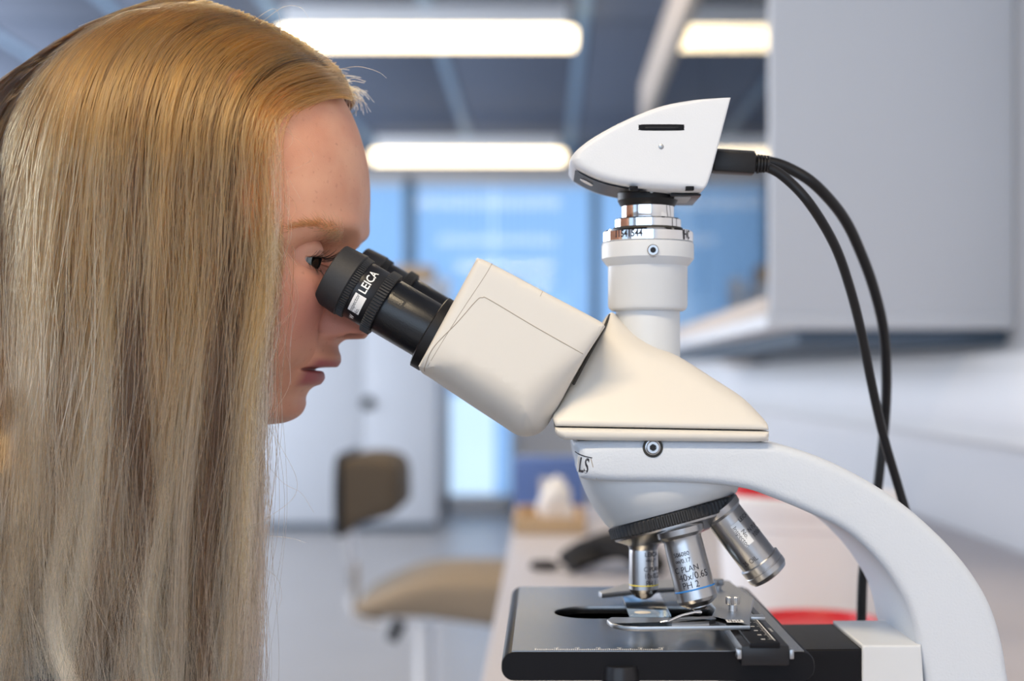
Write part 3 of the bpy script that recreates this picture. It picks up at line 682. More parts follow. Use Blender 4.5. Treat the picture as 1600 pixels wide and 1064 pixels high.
# scale along the front edge
V = []; Fc = []
def addq(x0_, y0_, x1_, y1_, z): 
    b = len(V); V.extend([(x0_, y0_, z), (x1_, y0_, z), (x1_, y1_, z), (x0_, y1_, z)]); Fc.append((b, b+1, b+2, b+3))
for k in range(61):
    x = P(836, 0, .619).x+k*.00092; ln = .0028 if k % 10 == 0 else (.0022 if k % 5 == 0 else .0015); addq(x, .6186, x+.00045, .6186+ln*1.3, ZS+.00045)
for k in range(1, 7):
    tv, tf = text_data('%d' % (k*10), .0024); b = len(V); V += [(u+P(836, 0, .619).x+k*.0092, .6235+v, ZS+.00042) for u, v in tv]; Fc += [tuple(i+b for i in f) for f in tf]
marks('scale_print', V, Fc, M['white_ink'], stage)
# stage drive shaft below, mount block, carrier
lathe('drive_shaft', [(.0075, 0), (.0082, -.002), (.0082, -.07), (.010, -.072), (.010, -.10), (.008, -.102)], P(966, 1024, .640)+Vector((0, -.02, 0)), up, M['satinblack'], mic, 48)
rext('stage_bracket', [(1150, 1016, {'c': 1}), (1346, 1014, {'c': 1}), (1346, 1160, {'c': 1}), (1150, 1160, {'c': 1})], .667, M['stageside'], mic, r=.001, far=.735)
rext('bracket_block', [(1347, 1008, {'c': 1}), (1440, 1008, {'c': 1}), (1450, 1160, {'c': 1}), (1347, 1160, {'c': 1})], .667, M['paint2'], mic, r=.0012, far=.735)
# mechanical stage: dark cross rail with scale, silver holder
rail = empty('cross_rail', (.1, .7, ZS), None, None); rail.parent = stage; rail.matrix_parent_inverse = Matrix.Translation(-wloc(stage))
def onst(px, py, dz=0):       # point on a horizontal plane dz above the stage surface
    z = ZS+dz; y = (H-z)*F/(py-VY); return Vector(((px-VX)/F*y, y, z))
def quadplate(name, pts, z0_, z1_, m, parent, bev=.0003, holes=[]):
    return plate(name, [(onst(a, b, z1_-ZS).x, onst(a, b, z1_-ZS).y) for a, b in pts], [[(onst(a, b, z1_-ZS).x, onst(a, b, z1_-ZS).y) for a, b in h] for h in holes], z0_, z1_, m, parent, bev)
box('rail_body', (onst(1172, 1045).x, .6065, ZS-.004), (onst(1172, 1045).x+.0205, .80, ZS+.0045), M['satinblack'], rail, .0006)
zr = ZS+.0045
box('rail_bar', (onst(1172, 1045).x+.0035, .606, zr-.001), (onst(1172, 1045).x+.0165, .79, zr+.0015), M['stageside'], rail, .0004)
xr = onst(1172, 1045).x
for xx in (xr-.0018, xr+.0205): box('rail_end_lug', (xx, .6055, ZS-.001), (xx+.0018, .611, ZS+.003), M['alu'], rail, .0003)
V = []; Fc = []
for k in range(52):
    y = .613+k*.0021
    addq(xr+.0145-(.0022 if k % 5 == 0 else .0013), y, xr+.0145, y+.0003, zr+.0016)
    if k % 5 == 0: addq(xr+.0095, y-.0006, xr+.0112, y+.0008, zr+.0016)
addq(xr+.0147, .61, xr+.0151, .73, zr+.0016)
for k in range(9): addq(xr+.018, .64+k*.001, xr+.0192, .64+k*.001+.0003, zr+.0001)
marks('scale_print', V, Fc, M['white_ink'], rail)
hd = empty('specimen_holder', (.08, .7, ZS+.004), None, None); hd.parent = stage; hd.matrix_parent_inverse = Matrix.Translation(-wloc(stage))
zh0, zh1 = ZS+.0064, ZS+.0085
arm_near = [(948, 968), (955, 974), (975, 978), (1000, 979), (1172, 977), (1172, 958), (1178, 935), (1140, 908), (1105, 908), (1095, 925), (1118, 950), (1112, 962), (1075, 963), (1050, 966), (1040, 965), (955, 964)]
hole = [(1040, 970), (1046, 966), (1100, 962.5), (1113, 963), (1118, 967), (1108, 970), (1080, 971), (1050, 971.5)]
quadplate('holder_plate', arm_near, zh0, zh1, M['alu'], hd, .0004, [hole[::-1]])
quadplate('rear_finger', [(935, 924), (975, 912), (990, 913), (1010, 908), (1060, 904), (1110, 906), (1110, 914), (1060, 917), (1000, 921), (960, 925), (940, 927)], zh0-.001, zh1-.0005, M['alu'], hd, .0003)
tube('spring_clip', [onst(1032, 972, .0098), onst(1045, 970, .0105), onst(1065, 962, .012), onst(1085, 957, .0125), onst(1094, 957, .012)], [.0004, .0007, .0007, .0007, .0011], M['chrome'], hd, 8)
box('holder_lug', (onst(1172, 968, .006).x, onst(1172, 968, .006).y-.001, zh0-.001), (onst(1172, 968, .006).x+.007, onst(1172, 968, .006).y+.006, zh1-.001), M['alu'], hd, .0004)
V, Fc = [], []
c = onst(1148, 970, .0087)
addq(c.x-.0038, c.y-.0035, c.x+.0038, c.y+.0035, zh1+.0001); marks('sticker', V, Fc, M['sticker'], hd)
V, Fc = [], []
for r_ in range(3):
    for k in range(5):
        if (r_*7+k*3) % 4: addq(c.x-.0030+k*.0012, c.y-.0026+r_*.0019, c.x-.0022+k*.0012, c.y-.0014+r_*.0019, zh1+.00018)
marks('printed_code', V, Fc, M['ink'], hd)
def knob(px, py, r, hh, kk=0):
    c = onst(px, py, .0085); A = Vector((0, 0, 1)); V = []; Fc = []; n = 30; m = n*2
    lathe('knob_neck', [(r*.62, 0), (r*.62, hh*.5)], c, A, M['steel'], hd, 24)
    for t, k in ((hh*.45, .93), (hh*.52, 1), (hh*.95, 1), (hh, .93)):
        for i in range(m): f = 2*PI*i/m; rr = r*k*(1 if i % 2 else .94); V.append(c+Vector((math.cos(f)*rr, math.sin(f)*rr, t)))
    for j in range(3):
        for i in range(m): i2 = (i+1) % m; Fc.append((j*m+i, j*m+i2, (j+1)*m+i2, (j+1)*m+i))
    Fc.append(tuple(range(3*m, 4*m))); me = mesh('thumb_screw', V, Fc); fixn(me); link('thumb_screw', me, M['steel'], hd, 25)
knob(1145, 954, .0034, .0068); knob(1122, 922, .0030, .0058)
# glass slide
sl = empty('glass_slide', (onst(1008, 945).x, .73, ZS+.0004), 'clear glass slide with a small pale specimen spot lying across the stage slot', 'slide')
sx0, sx1 = onst(983, 965).x, onst(1046, 962).x
box('slide_glass', (sx0, .7005, ZS+.0006), (sx1, .778, ZS+.0018), M['slide'], sl, .0001)
lathe('specimen_spot', [(.0040, 0), (.0042, .0001), (.003, .0003), (.0001, .0003)], onst(1004, 957, .0019), up, M['spot'], sl, 24, False)
# ------------------------------------------------------------------ digital camera on top
YK = .683
dc = empty('microscope_camera', (AX, YM, zz(320)), 'white wedge shaped digital camera mounted on top of the photo tube', 'camera')
rext('camera_body', [(1142, 152, {'c': 1, 'r': .0008}), (1112, 268, {'c': 1, 'r': .001}), (1102, 293, {'r': .0015}), (1085, 296, {'r': .003}), (1040, 295, {'r': .004}), (985, 290, {'r': .004}), (940, 280, {'r': .004}), (905, 264, {'r': .004}), (893, 252, {'r': .005}), (892, 245, {'r': .006}),
      (903, 232, {'r': .003}), (930, 212, {'r': .003}), (975, 188, {'r': .0025}), (1030, 166, {'r': .0025}), (1080, 156, {'r': .002}), (1120, 153, {'r': .001})], YK, M['campaint'], dc, sub=6, nb=6)
rext('card_slot', [(998, 196), (1002, 194, {}), (1064, 194), (1069, 196), (1069, 201), (1064, 204), (1002, 204), (998, 201)], YK-.0002, M['stageside'], dc, r=.0004, far=YK+.004)
rext('slot_rib', [(1008, 198, {'c': 1}), (1060, 198, {'c': 1}), (1060, 201, {'c': 1}), (1008, 201, {'c': 1})], YK-.0005, M['black'], dc, r=.0002, far=YK+.003)
lathe('status_light', [(.0013, 0), (.0012, .0003), (.0006, .0006), (.0001, .00062)], P(1033, 229, YK), (0, -1, 0), M['alu'], dc, 20, False)
# dark strip under the nose, following the underside
def under(px, py, y): return P(px, py, YK).lerp(P(px, py, YK), 0)+Vector((0, y-YK, 0))
strip = [(899, 261), (920, 273), (945, 282.5), (975, 289.5), (1000, 293), (1012, 294)]
V = []; Fc = []
for i, (a_, b_) in enumerate(catmull(strip, 4)):
    q = P(a_, b_, YK); V += [(q.x, YK+.006, q.z-.0006), (q.x, 2*YM-YK-.012, q.z-.0006)]
Fc = [(2*i, 2*i+1, 2*i+3, 2*i+2) for i in range(len(V)//2-1)]
link('underside_panel', mesh('underside_panel', V, Fc), M['satinblack'], dc)
c = P(912, 268, YK)
lathe('emblem', [(.0036, 0), (.0034, .0003), (.0001, .0003)], c+Vector((.002, .022, -.0022)), (-.45, 0, -.9), M['white'], dc, 24, False)
q = P(1090, 297, YK); box('rating_plate', (q.x-.012, YK+.012, q.z-.0012), (q.x+.003, 2*YM-YK-.006, q.z-.0002), M['satinblack'], dc, .0002)
box('sticker', (q.x-.0095, YK+.016, q.z-.0016), (q.x-.0015, 2*YM-YK-.02, q.z-.0011), M['grey_ink'], dc)
for xq in (990, 1078): q = P(xq, 293, YK); box('clip_notch', (q.x-.002, YK-.0004, q.z-.0012), (q.x+.002, YK+.004, q.z+.0006), M['stageside'], dc, .0002)
vl('mount_collar', [(40, 325), (44, 320), (47, 314), (47, 290)], M['black'], 64, dc)
lathe('set_screw', [(.0009, 0), (.0008, .0006), (.0001, .0006)], P(1018, 299, YM-47*S), (0, -1, 0), M['steel'], dc, 16, False)
# cables and plugs
ca = [[(1118, 250), (1150, 251), (1200, 253), (1235, 264), (1275, 290), (1318, 340), (1347, 400), (1368, 460), (1381, 520), (1385, 590), (1383, 650), (1376, 720), (1366, 800), (1350, 880), (1346, 960), (1345, 1060), (1345, 1150)],
      [(1118, 256), (1150, 257), (1200, 262), (1235, 285), (1270, 325), (1305, 385), (1328, 450), (1346, 520), (1362, 600), (1380, 680), (1405, 765), (1430, 850), (1450, 960), (1465, 1080), (1470, 1160)]]
lb = ['black camera cable on the outer right curve, crossing behind the microscope arm', 'black camera cable on the inner curve, nearer the photo tube']
for k, (pts, y_) in enumerate(zip(ca, (.728, .700))):
    cb_ = empty('camera_cable', P(*pts[0], y_), lb[k], 'cable', 'cables from the camera')
    yy = [y_+(.098 if k == 0 else .078)*min(1, max(0, (i-4)/6)) for i in range(len(pts))]
    p3 = [tuple(P(a_, b_, yv)) for (a_, b_), yv in zip(pts, yy)]
    lastp = p3[-1]; p3 += [(lastp[0]+.01, .835, ZD+.03), (lastp[0]+.05, .86+.02*k, ZD+.006), (lastp[0]+.12, .9+.03*k, ZD+.005)]
    r0 = .0029 if k == 0 else .0025
    tube('cable_cord', catmull(p3, 8), r0, M['cable'], cb_, 16)
    a_, b_ = P(1112, 250+k*3, y_), P(1180, 254+k*3, y_)
    d_ = (b_-a_)
    rot = Matrix.Rotation(-math.atan2(d_.z, d_.x), 3, 'Y')
    cc = (a_+b_)/2
    box('plug_body', cc-Vector((.0105, .0052, .0052)), cc+Vector((.0105, .0052, .0052)), M['black'], cb_, .0012, 2, rot)
    for j in range(4): tt = 1184+j*5; e_ = P(tt, 254.5+k*3, y_); lathe('strain_relief', [(.0036, -.0007), (.0044-.0002*j, -.0005), (.0044-.0002*j, .0005), (.0036, .0007)], e_, d_, M['cable'], cb_, 20)
# ------------------------------------------------------------------ THE WOMAN
def ip(xs, pts, k):        # smooth (pchip-like) interpolation of control rows
    X = np.array([p[0] for p in pts], float); Y = np.array([p[k] for p in pts], float)
    h = np.diff(X); dl = np.diff(Y)/h; m = np.zeros(len(X)); m[0] = dl[0]; m[-1] = dl[-1]
    for i in range(1, len(X)-1):
        m[i] = 0 if dl[i-1]*dl[i] <= 0 else 2*dl[i-1]*dl[i]/(dl[i-1]+dl[i])
    j = np.clip(np.searchsorted(X, xs)-1, 0, len(h)-1); t = (xs-X[j])/h[j]
    return (2*t**3-3*t**2+1)*Y[j]+(t**3-2*t*t+t)*h[j]*m[j]+(-2*t**3+3*t*t)*Y[j+1]+(t**3-t*t)*h[j]*m[j+1]
# rows: s, front px x, y ; back px x, y ; half width (px) ; squareness
rows = [(0, 292, 38, 288, 38, 2, 2), (12, 340, 42, 245, 42, 60, 2), (40, 400, 56, 195, 60, 115, 2), (70, 455, 80, 140, 95, 160, 2), (110, 508, 121, 95, 142, 192, 2.1), (150, 540, 160, 68, 190, 207, 2.2),
 (200, 562, 212, 52, 243, 217, 2.25), (250, 574, 265, 45, 296, 221, 2.3), (290, 576, 305, 45, 338, 221, 2.35), (325, 574, 340, 48, 374, 219, 2.4), (350, 569, 362, 52, 402, 217, 2.45), (372, 561, 380, 55, 427, 215, 2.45),
 (392, 551, 397, 60, 448, 213, 2.4), (420, 545, 422, 66, 472, 210, 2.35), (460, 541, 460, 74, 507, 205, 2.3), (500, 536, 500, 82, 537, 198, 2.25), (535, 529, 535, 90, 562, 189, 2.2), (560, 519, 560, 96, 580, 181, 2.2),
 (580, 505, 580, 101, 594, 173, 2.2), (600, 491, 600, 106, 608, 165, 2.15), (620, 479, 619, 110, 622, 156, 2.1), (640, 472, 638, 113, 636, 147, 2.1), (655, 462, 652, 115, 647, 138, 2.1), (668, 440, 661, 117, 660, 128, 2.1),
 (690, 405, 664, 120, 678, 120, 2.1), (720, 360, 668, 122, 702, 114, 2), (760, 325, 695, 118, 742, 108, 2), (810, 300, 760, 100, 805, 106, 2), (860, 285, 840, 85, 890, 108, 2), (900, 275, 930, 70, 990, 118, 2), (940, 280, 1030, 40, 1080, 170, 2), (990, 290, 1120, -20, 1160, 340, 2.2), (1050, 305, 1200, -60, 1220, 470, 2.4),
 (1200, 320, 1300, -100, 1320, 510, 2.5), (1500, 290, 1540, -130, 1540, 460, 2.4), (1800, 240, 1780, -180, 1800, 450, 2.3), (2050, 230, 2000, -260, 2050, 500, 2.3), (2250, 200, 2120, -280, 2250, 500, 2.3), (2330, 50, 2180, -150, 2260, 300, 2)]
sv = np.concatenate([np.arange(0, 330, 3.0), np.arange(330, 470, 1.0), np.arange(470, 670, 1.6), np.arange(670, 900, 6.0), np.arange(900, 2331, 25.0)])
cF = np.array([ip(sv, rows, k) for k in range(1, 7)])        # Fx Fy Bx By W n
tt = np.concatenate([np.linspace(0, .52, 105)[:-1], np.linspace(.52, .9, 50)[:-1], np.linspace(.9, PI, 46)])      # angle 0 front .. pi back
tt = np.concatenate([-tt[::-1][1:-1], tt]); NT = len(tt)
ct, s_t = np.cos(tt), np.sin(tt)
Fx, Fy, Bx, By, W_, n_ = [c[:, None] for c in cF]
cx, cy = (Fx+Bx)/2, (Fy+By)/2; ax, ay = (Fx-Bx)/2, (Fy-By)/2
e_ = 2/n_
cc = np.sign(ct)[None]*np.abs(ct)[None]**e_; ss = np.sign(s_t)[None]*np.abs(s_t)[None]**e_
X = cx+ax*cc; Z = cy+ay*cc; Wd = -W_*ss            # Wd<0: towards the camera? y = YM - w*S
Wd = -Wd                                            # positive w = near side
aw = np.abs(Wd); front = np.clip(cc, 0, 1)
def sm(x, a, b): t = np.clip((x-a)/(b-a), 0, 1); return t*t*(3-2*t)
def G(x, c, s_): return np.exp(-((x-c)/s_)**2)
S_ = sv[:, None]
# detail profile: nose and lips, displacement in x (and y for overhangs)
def detail(pts, wl, p_):
    d = ip(S_[:, 0], pts, 1)[:, None]; dz = ip(S_[:, 0], pts, 2)[:, None]
    fall = np.exp(-(aw/wl)**p_)*(front > 0.2); return d*fall, dz*fall
# temple, eye socket, cheek hollow, maxilla
DX = np.zeros_like(X); DZ = np.zeros_like(X); DW = np.zeros_like(X)
DX -= 40*np.exp(-((aw-105)/48)**2)*G(S_, 397, 26)*(front > 0)
DX -= 20*np.exp(-((aw-62)/30)**2)*G(S_, 400, 26)*(front > 0)
DX += 7*np.exp(-((aw-85)/55)**2)*G(S_, 352, 20)*(front > 0)                   # brow ridge
DX -= 10*np.exp(-((aw-75)/40)**2)*G(S_, 505, 50)*(front > 0)                # maxilla
DX += 9*np.exp(-((aw-125)/40)**2)*G(S_, 460, 40)*(front > 0)                # cheek bone
DX -= 10*np.exp(-((aw-105)/40)**2)*G(S_, 590, 50)*(front > 0)
# nose
nose = [(0, 0, 0), (370, 0, 0), (395, 2, 0), (420, 8, 0), (450, 18, 0), (480, 31, 4), (500, 39, 8), (512, 42, 8), (520, 38, 8), (526, 24, 4), (531, 8, 0), (540, 0, 0), (2400, 0, 0)]
wn = ip(sv, [(0, 20, 0), (380, 20, 0), (420, 24, 0), (460, 30, 0), (490, 46, 0), (505, 54, 0), (520, 54, 0), (535, 50, 0), (2400, 50, 0)], 1)[:, None]
nd = ip(sv, nose, 1)[:, None]; nz = ip(sv, nose, 2)[:, None]
fall = np.exp(-(aw/wn)**3.2)*(front > .2); DX += nd*fall; DZ += nz*fall
ala = np.exp(-((aw-42)/15)**2)*G(S_, 505, 17)*(front > .2); DX += 13*ala; DZ += 4*ala
DX -= 15*np.exp(-((aw-66)/9)**2)*G(S_, 506, 18)*(front > .2)                  # ala crease
nostril = np.exp(-((aw-33)/12)**4)*np.exp(-((S_-522)/5.5)**4)*(front > .2)
DX -= 10*nostril; DZ -= 12*nostril
# lips
lips = [(0, 0, 0), (538, 0, 0), (546, 3, 0), (556, 11, 2), (563, 14, 4), (568, 13, 5), (572, 4, 2), (575, -12, 0), (578, -12, 0), (581, -2, -1), (586, 5, 0), (592, 9, 1), (598, 8, 2), (605, 0, 0), (612, -3, 0), (622, -2, 0), (634, 2, 0), (645, 3, 0), (660, 1, 0), (2400, 0, 0)]
ld = ip(sv, lips, 1)[:, None]; lz = ip(sv, lips, 2)[:, None]
wl = 72
lf = np.clip(1-(aw/wl)**2, 0, 1)**.75*(front > .2); DX += ld*lf; DZ += lz*lf
slit = np.exp(-((S_-576.5)/2.6)**2)*np.clip(1-(aw/82)**4, 0, 1)*(front > .2); DX -= 10*slit
DX -= 6*np.exp(-((aw-84)/12)**2)*G(S_, 577, 14)*(front > .2)                # mouth corner dimple
X = X+DX; Z = Z+DZ
# to metres
px_ = np.stack([(X-VX)*S, YM-Wd*S, H+(VY-Z)*S], -1)
# eyes: lids wrap the eyeball, the opening is pushed inside
RE = .0122
eyes = []
lashpts = []
for sgn in (1, -1):
    EC = P(463, 401, YM-100*S); EC = Vector((P(463, 401, .681).x, YM-sgn*.0315, P(463, 401, .681).z)); eyes.append(EC)
    d = px_-np.array(EC)[None, None]; r_ = np.linalg.norm(d, axis=2); dn = d/np.maximum(r_, 1e-6)[..., None]
    # gaze frame
    gz = np.array([.955, 0, -.296]); upv = np.array([.296, 0, .955]); lat = np.array([0, -sgn, 0])      # lat: outward
    fz = (dn*gz).sum(2); al = np.degrees(np.arctan2((dn*lat).sum(2), fz)); be = np.degrees(np.arcsin(np.clip((dn*upv).sum(2), -1, 1)))
    sh = np.clip(1-np.where(al > 5, ((al-5)/55)**2, ((al-5)/50)**2), 0, 1)**.6
    bu, bl_ = 13*sh, -13*sh
    near = (r_ < .030) & (fz > -.6)
    inside = near & (sh > 0.02) & (be < bu) & (be > bl_)
    edge = np.minimum(bu-be, be-bl_)                       # >0 inside
    wgt = sm(-edge, -1, 22)*1.0                            # 0 at rim .. 1 away
    ang = sm(np.hypot(al/105, be/72), .85, 1.3)
    target = RE*1.10
    newr = np.where(inside, RE*.80, np.maximum(r_, target*(1-ang)+r_*ang))
    # upper lid crease
    crease = np.exp(-((be-bu-13)/3.0)**2)*(sh > .1)*(near); newr = newr-crease*.0008*(1-ang)
    k = near[..., None]; px_ = np.where(k, np.array(EC)[None, None]+dn*newr[..., None], px_)
NR = len(sv)
Vv = px_.reshape(-1, 3)
Fq = []
idx = np.arange(NR*NT).reshape(NR, NT)
a = idx[:-1, :]; b = np.roll(idx, -1, 1)[:-1, :]; c = np.roll(idx, -1, 1)[1:, :]; d = idx[1:, :]
Fq = np.stack([a, b, c, d], -1).reshape(-1, 4)
me = bpy.data.meshes.new('person_body'); me.from_pydata(Vv.tolist(), [], Fq.tolist()+[tuple(range(NT)), tuple(range((NR-1)*NT, NR*NT))[::-1]]); me.update()
fixn(me)
# skin attributes: lips, blush
lipm = np.where(S_ < 576.5, np.exp(-np.abs((S_-569)/9.5)**4), np.exp(-np.abs((S_-588)/13.5)**4))*(1-sm(aw, 58, 76))*(front > .3)
blush = .8*G(S_, 480, 70)*np.exp(-((aw-100)/70)**2)+.5*G(S_, 510, 25)*np.exp(-(aw/60)**2)+.35*G(S_, 640, 25)*np.exp(-(aw/60)**2)
scm = np.clip(sm(430-X+0*aw, 0, 40)+sm(150-Z, -5, 10)*1.0, 0, 1)*(S_ < 700)*np.where(S_ > 640, (X < 330), 1)
for nm, v in (('lip', lipm), ('blush', blush*(front > 0)), ('nostril', nostril*np.ones_like(X)), ('scalp', scm)):
    at = me.attributes.new(nm, 'FLOAT', 'POINT'); at.data.foreach_set('value', (np.broadcast_to(v, X.shape)).reshape(-1).astype(np.float32))
sk = bpy.data.materials.new('skin'); sk.use_nodes = True; t_ = sk.node_tree; bs = t_.nodes['Principled BSDF']
def mixc(fac, A_in, col):
    mx = t_.nodes.new('ShaderNodeMix'); mx.data_type = 'RGBA'; t_.links.new(fac, mx.inputs['Factor'])
    if isinstance(A_in, tuple): mx.inputs['A'].default_value = (*A_in, 1)
    else: t_.links.new(A_in, mx.inputs['A'])
    mx.inputs['B'].default_value = (*col, 1); return mx.outputs['Result']
def attr(n): a_ = t_.nodes.new('ShaderNodeAttribute'); a_.attribute_name = n; return a_.outputs['Fac']
tco = t_.nodes.new('ShaderNodeTexCoord')
def noise(sc, de=3, lo=.4, hi=.65):
    n_ = t_.nodes.new('ShaderNodeTexNoise'); n_.inputs['Scale'].default_value = sc; n_.inputs['Detail'].default_value = de; t_.links.new(tco.outputs['Object'], n_.inputs['Vector'])
    mr = t_.nodes.new('ShaderNodeMapRange'); mr.inputs['From Min'].default_value = lo; mr.inputs['From Max'].default_value = hi; t_.links.new(n_.outputs['Fac'], mr.inputs['Value']); return mr.outputs['Result']
c1 = mixc(noise(35), (.68, .365, .245), (.61, .29, .19))
c1 = mixc(attr('blush'), c1, (.50, .17, .14))
c1 = mixc(noise(380, 1, .66, .86), c1, (.48, .22, .15))
c1 = mixc(attr('lip'), c1, (.36, .105, .11))
c1 = mixc(attr('scalp'), c1, (.16, .09, .04))
c1 = mixc(attr('nostril'), c1, (.08, .02, .015))  # shade inside the nostrils, painted into the skin colour
t_.links.new(c1, bs.inputs['Base Color']); bs.inputs['Roughness'].default_value = .45; bs.inputs['Specular IOR Level'].default_value = .4
bs.inputs['Subsurface Weight'].default_value = .12; bs.inputs['Subsurface Radius'].default_value = (1, .35, .2); bs.inputs['Subsurface Scale'].default_value = .004
nn = t_.nodes.new('ShaderNodeTexNoise'); nn.inputs['Scale'].default_value = 1500; nn.inputs['Detail'].default_value = 3; t_.links.new(tco.outputs['Object'], nn.inputs['Vector'])
bp = t_.nodes.new('ShaderNodeBump'); bp.inputs['Strength'].default_value = .35; bp.inputs['Distance'].default_value = .00025; t_.links.new(nn.outputs['Fac'], bp.inputs['Height']); t_.links.new(bp.outputs['Normal'], bs.inputs['Normal'])
person = empty('person', (-.25, YM, 0), 'woman with long blonde hair leaning to look into the microscope eyepieces', 'person')
# arms and hands grown with a skin modifier, legs likewise (all below the frame)
def skinned(name, pts, edges_, rad, m, parent, lv=1):
    mm = bpy.data.meshes.new(name); mm.from_pydata([tuple(p) for p in pts], edges_, []); o = bpy.data.objects.new(name, mm); COL.objects.link(o)
    md = o.modifiers.new('s', 'SKIN'); md.use_smooth_shade = True
    for i, r_ in enumerate(rad): mm.skin_vertices[0].data[i].radius = (r_, r_)
    mm.skin_vertices[0].data[0].use_root = True
    o.modifiers.new('u', 'SUBSURF').levels = lv
    dg = bpy.context.evaluated_depsgraph_get(); me2 = bpy.data.meshes.new_from_object(o.evaluated_get(dg))
    bpy.data.objects.remove(o); return me2
handmeshes = []
def arm(sgn):
    y = YM-sgn*.185
    sh = Vector((-.27, y, .86)); el = Vector((-.165, YM-sgn*.20, ZD-.002)); wrx = Vector((.0, YM-sgn*.145, ZD+.045)); 
    return sh, el, wrx
for sgn in (1, -1):
    sh, el, wr_ = arm(sgn)
    P_ = [wr_+Vector((-.05, sgn*-.01, .004)), wr_, wr_+Vector((.045, .004*sgn, .0)), wr_+Vector((.075, .004*sgn, -.004))]; E_ = [(0, 1), (1, 2), (2, 3)]; R_ = [.026, .021, .026, .018]
    for fi, (off, L_) in enumerate(((-.026, .062), (-.009, .072), (.009, .068), (.026, .054))):
        b0 = len(P_); base_ = wr_+Vector((.080-.004*abs(fi-1), .004*sgn+off, -.004))
        P_ += [base_, base_+Vector((L_*.45, off*.15, -.001)), base_+Vector((L_*.78, off*.2, -.008)), base_+Vector((L_, off*.22, -.017))]; R_ += [.0092, .0085, .0078, .0066]
        E_ += [(2, b0), (b0, b0+1), (b0+1, b0+2), (b0+2, b0+3)]
    b0 = len(P_); tb_ = wr_+Vector((.03, .024*sgn, -.004)); P_ += [tb_, tb_+Vector((.026, .018*sgn, -.006)), tb_+Vector((.048, .022*sgn, -.012))]; R_ += [.012, .0095, .008]; E_ += [(1, b0), (b0, b0+1), (b0+1, b0+2)]
    handmeshes.append(skinned('hand', P_, E_, R_, None, None, 2))
bm = bmesh.new(); bm.from_mesh(me)
nb0 = len(bm.verts)
for hm in handmeshes: bm.from_mesh(hm)
bm.to_mesh(me); bm.free()
body = link('person_body', me, sk, person, None)
# clothes: dark top following the torso from the collar down, sleeves, trousers
i0 = int(np.searchsorted(sv, 880)); i1 = int(np.searchsorted(sv, 2260))
Vt = px_[i0:i1].copy(); ctr = Vt.mean(axis=1, keepdims=True); dd = Vt-ctr; dd[..., 2] *= .3; Vt = Vt+dd/np.maximum(np.linalg.norm(dd, axis=2, keepdims=True), 1e-6)*.006
nr = i1-i0; idx = np.arange(nr*NT).reshape(nr, NT); a = idx[:-1, :]; b = np.roll(idx, -1, 1)[:-1, :]; c = np.roll(idx, -1, 1)[1:, :]; d = idx[1:, :]
ms = bpy.data.meshes.new('jumper'); ms.from_pydata(Vt.reshape(-1, 3).tolist(), [], np.stack([a, b, c, d], -1).reshape(-1, 4).tolist()); fixn(ms)
bm = bmesh.new(); bm.from_mesh(ms)
for sgn in (1, -1):
    sh, el, wr_ = arm(sgn)
    sm_ = skinned('sleeve', [sh+Vector((-.01, sgn*.06, .01)), sh, sh.lerp(el, .55)+Vector((.01, 0, -.01)), el, el.lerp(wr_, .5), wr_+Vector((-.02, 0, .002))], [(0, 1), (1, 2), (2, 3), (3, 4), (4, 5)], [.05, .055, .047, .04, .034, .028], None, None, 2)
    bm.from_mesh(sm_)
bm.to_mesh(ms); bm.free()
link('jumper', ms, M['shirt'], person, None)
hip = Vector((-.31, YM, .53)); LP = [hip]; LE = []; LR = [.13]
for sgn in (1, -1):
    b0 = len(LP); LP += [hip+Vector((.04, -sgn*.09, -.01)), hip+Vector((.22, -sgn*.11, .02)), hip+Vector((.40, -sgn*.11, .02)), hip+Vector((.42, -sgn*.11, -.2)), hip+Vector((.38, -sgn*.11, -.44))]; LR += [.095, .08, .062, .052, .042]
    LE += [(0, b0), (b0, b0+1), (b0+1, b0+2), (b0+2, b0+3), (b0+3, b0+4)]
mt = skinned('trousers', LP, LE, LR, None, None, 2); link('trousers', mt, M['trousers'], person, None)
for sgn in (1, -1):
    q = hip+Vector((.38, -sgn*.11, -.5))
    mt = skinned('shoe', [q+Vector((-.04, 0, .005)), q+Vector((0, 0, .02)), q+Vector((.08, 0, .005)), q+Vector((.16, 0, 0))], [(0, 1), (1, 2), (2, 3)], [.032, .038, .036, .028], None, None, 2); link('shoe', mt, M['black'], person, None)
sto = empty('lab_stool', (hip.x, YM, 0), 'black swivel stool under the seated woman', 'stool')
lathe('seat', [(.15, .355), (.17, .36), (.175, .375), (.17, .395), (.15, .40)], (hip.x, YM, 0), up, M['black'], sto, 48)
lathe('column', [(.03, .06), (.03, .355)], (hip.x, YM, 0), up, M['chrome'], sto, 24)
for k in range(5):
    f = 2*PI*k/5; tube('leg', [(hip.x, YM, .08), (hip.x+.26*math.cos(f), YM+.26*math.sin(f), .02)], [.025, .018], M['chrome'], sto, 12)
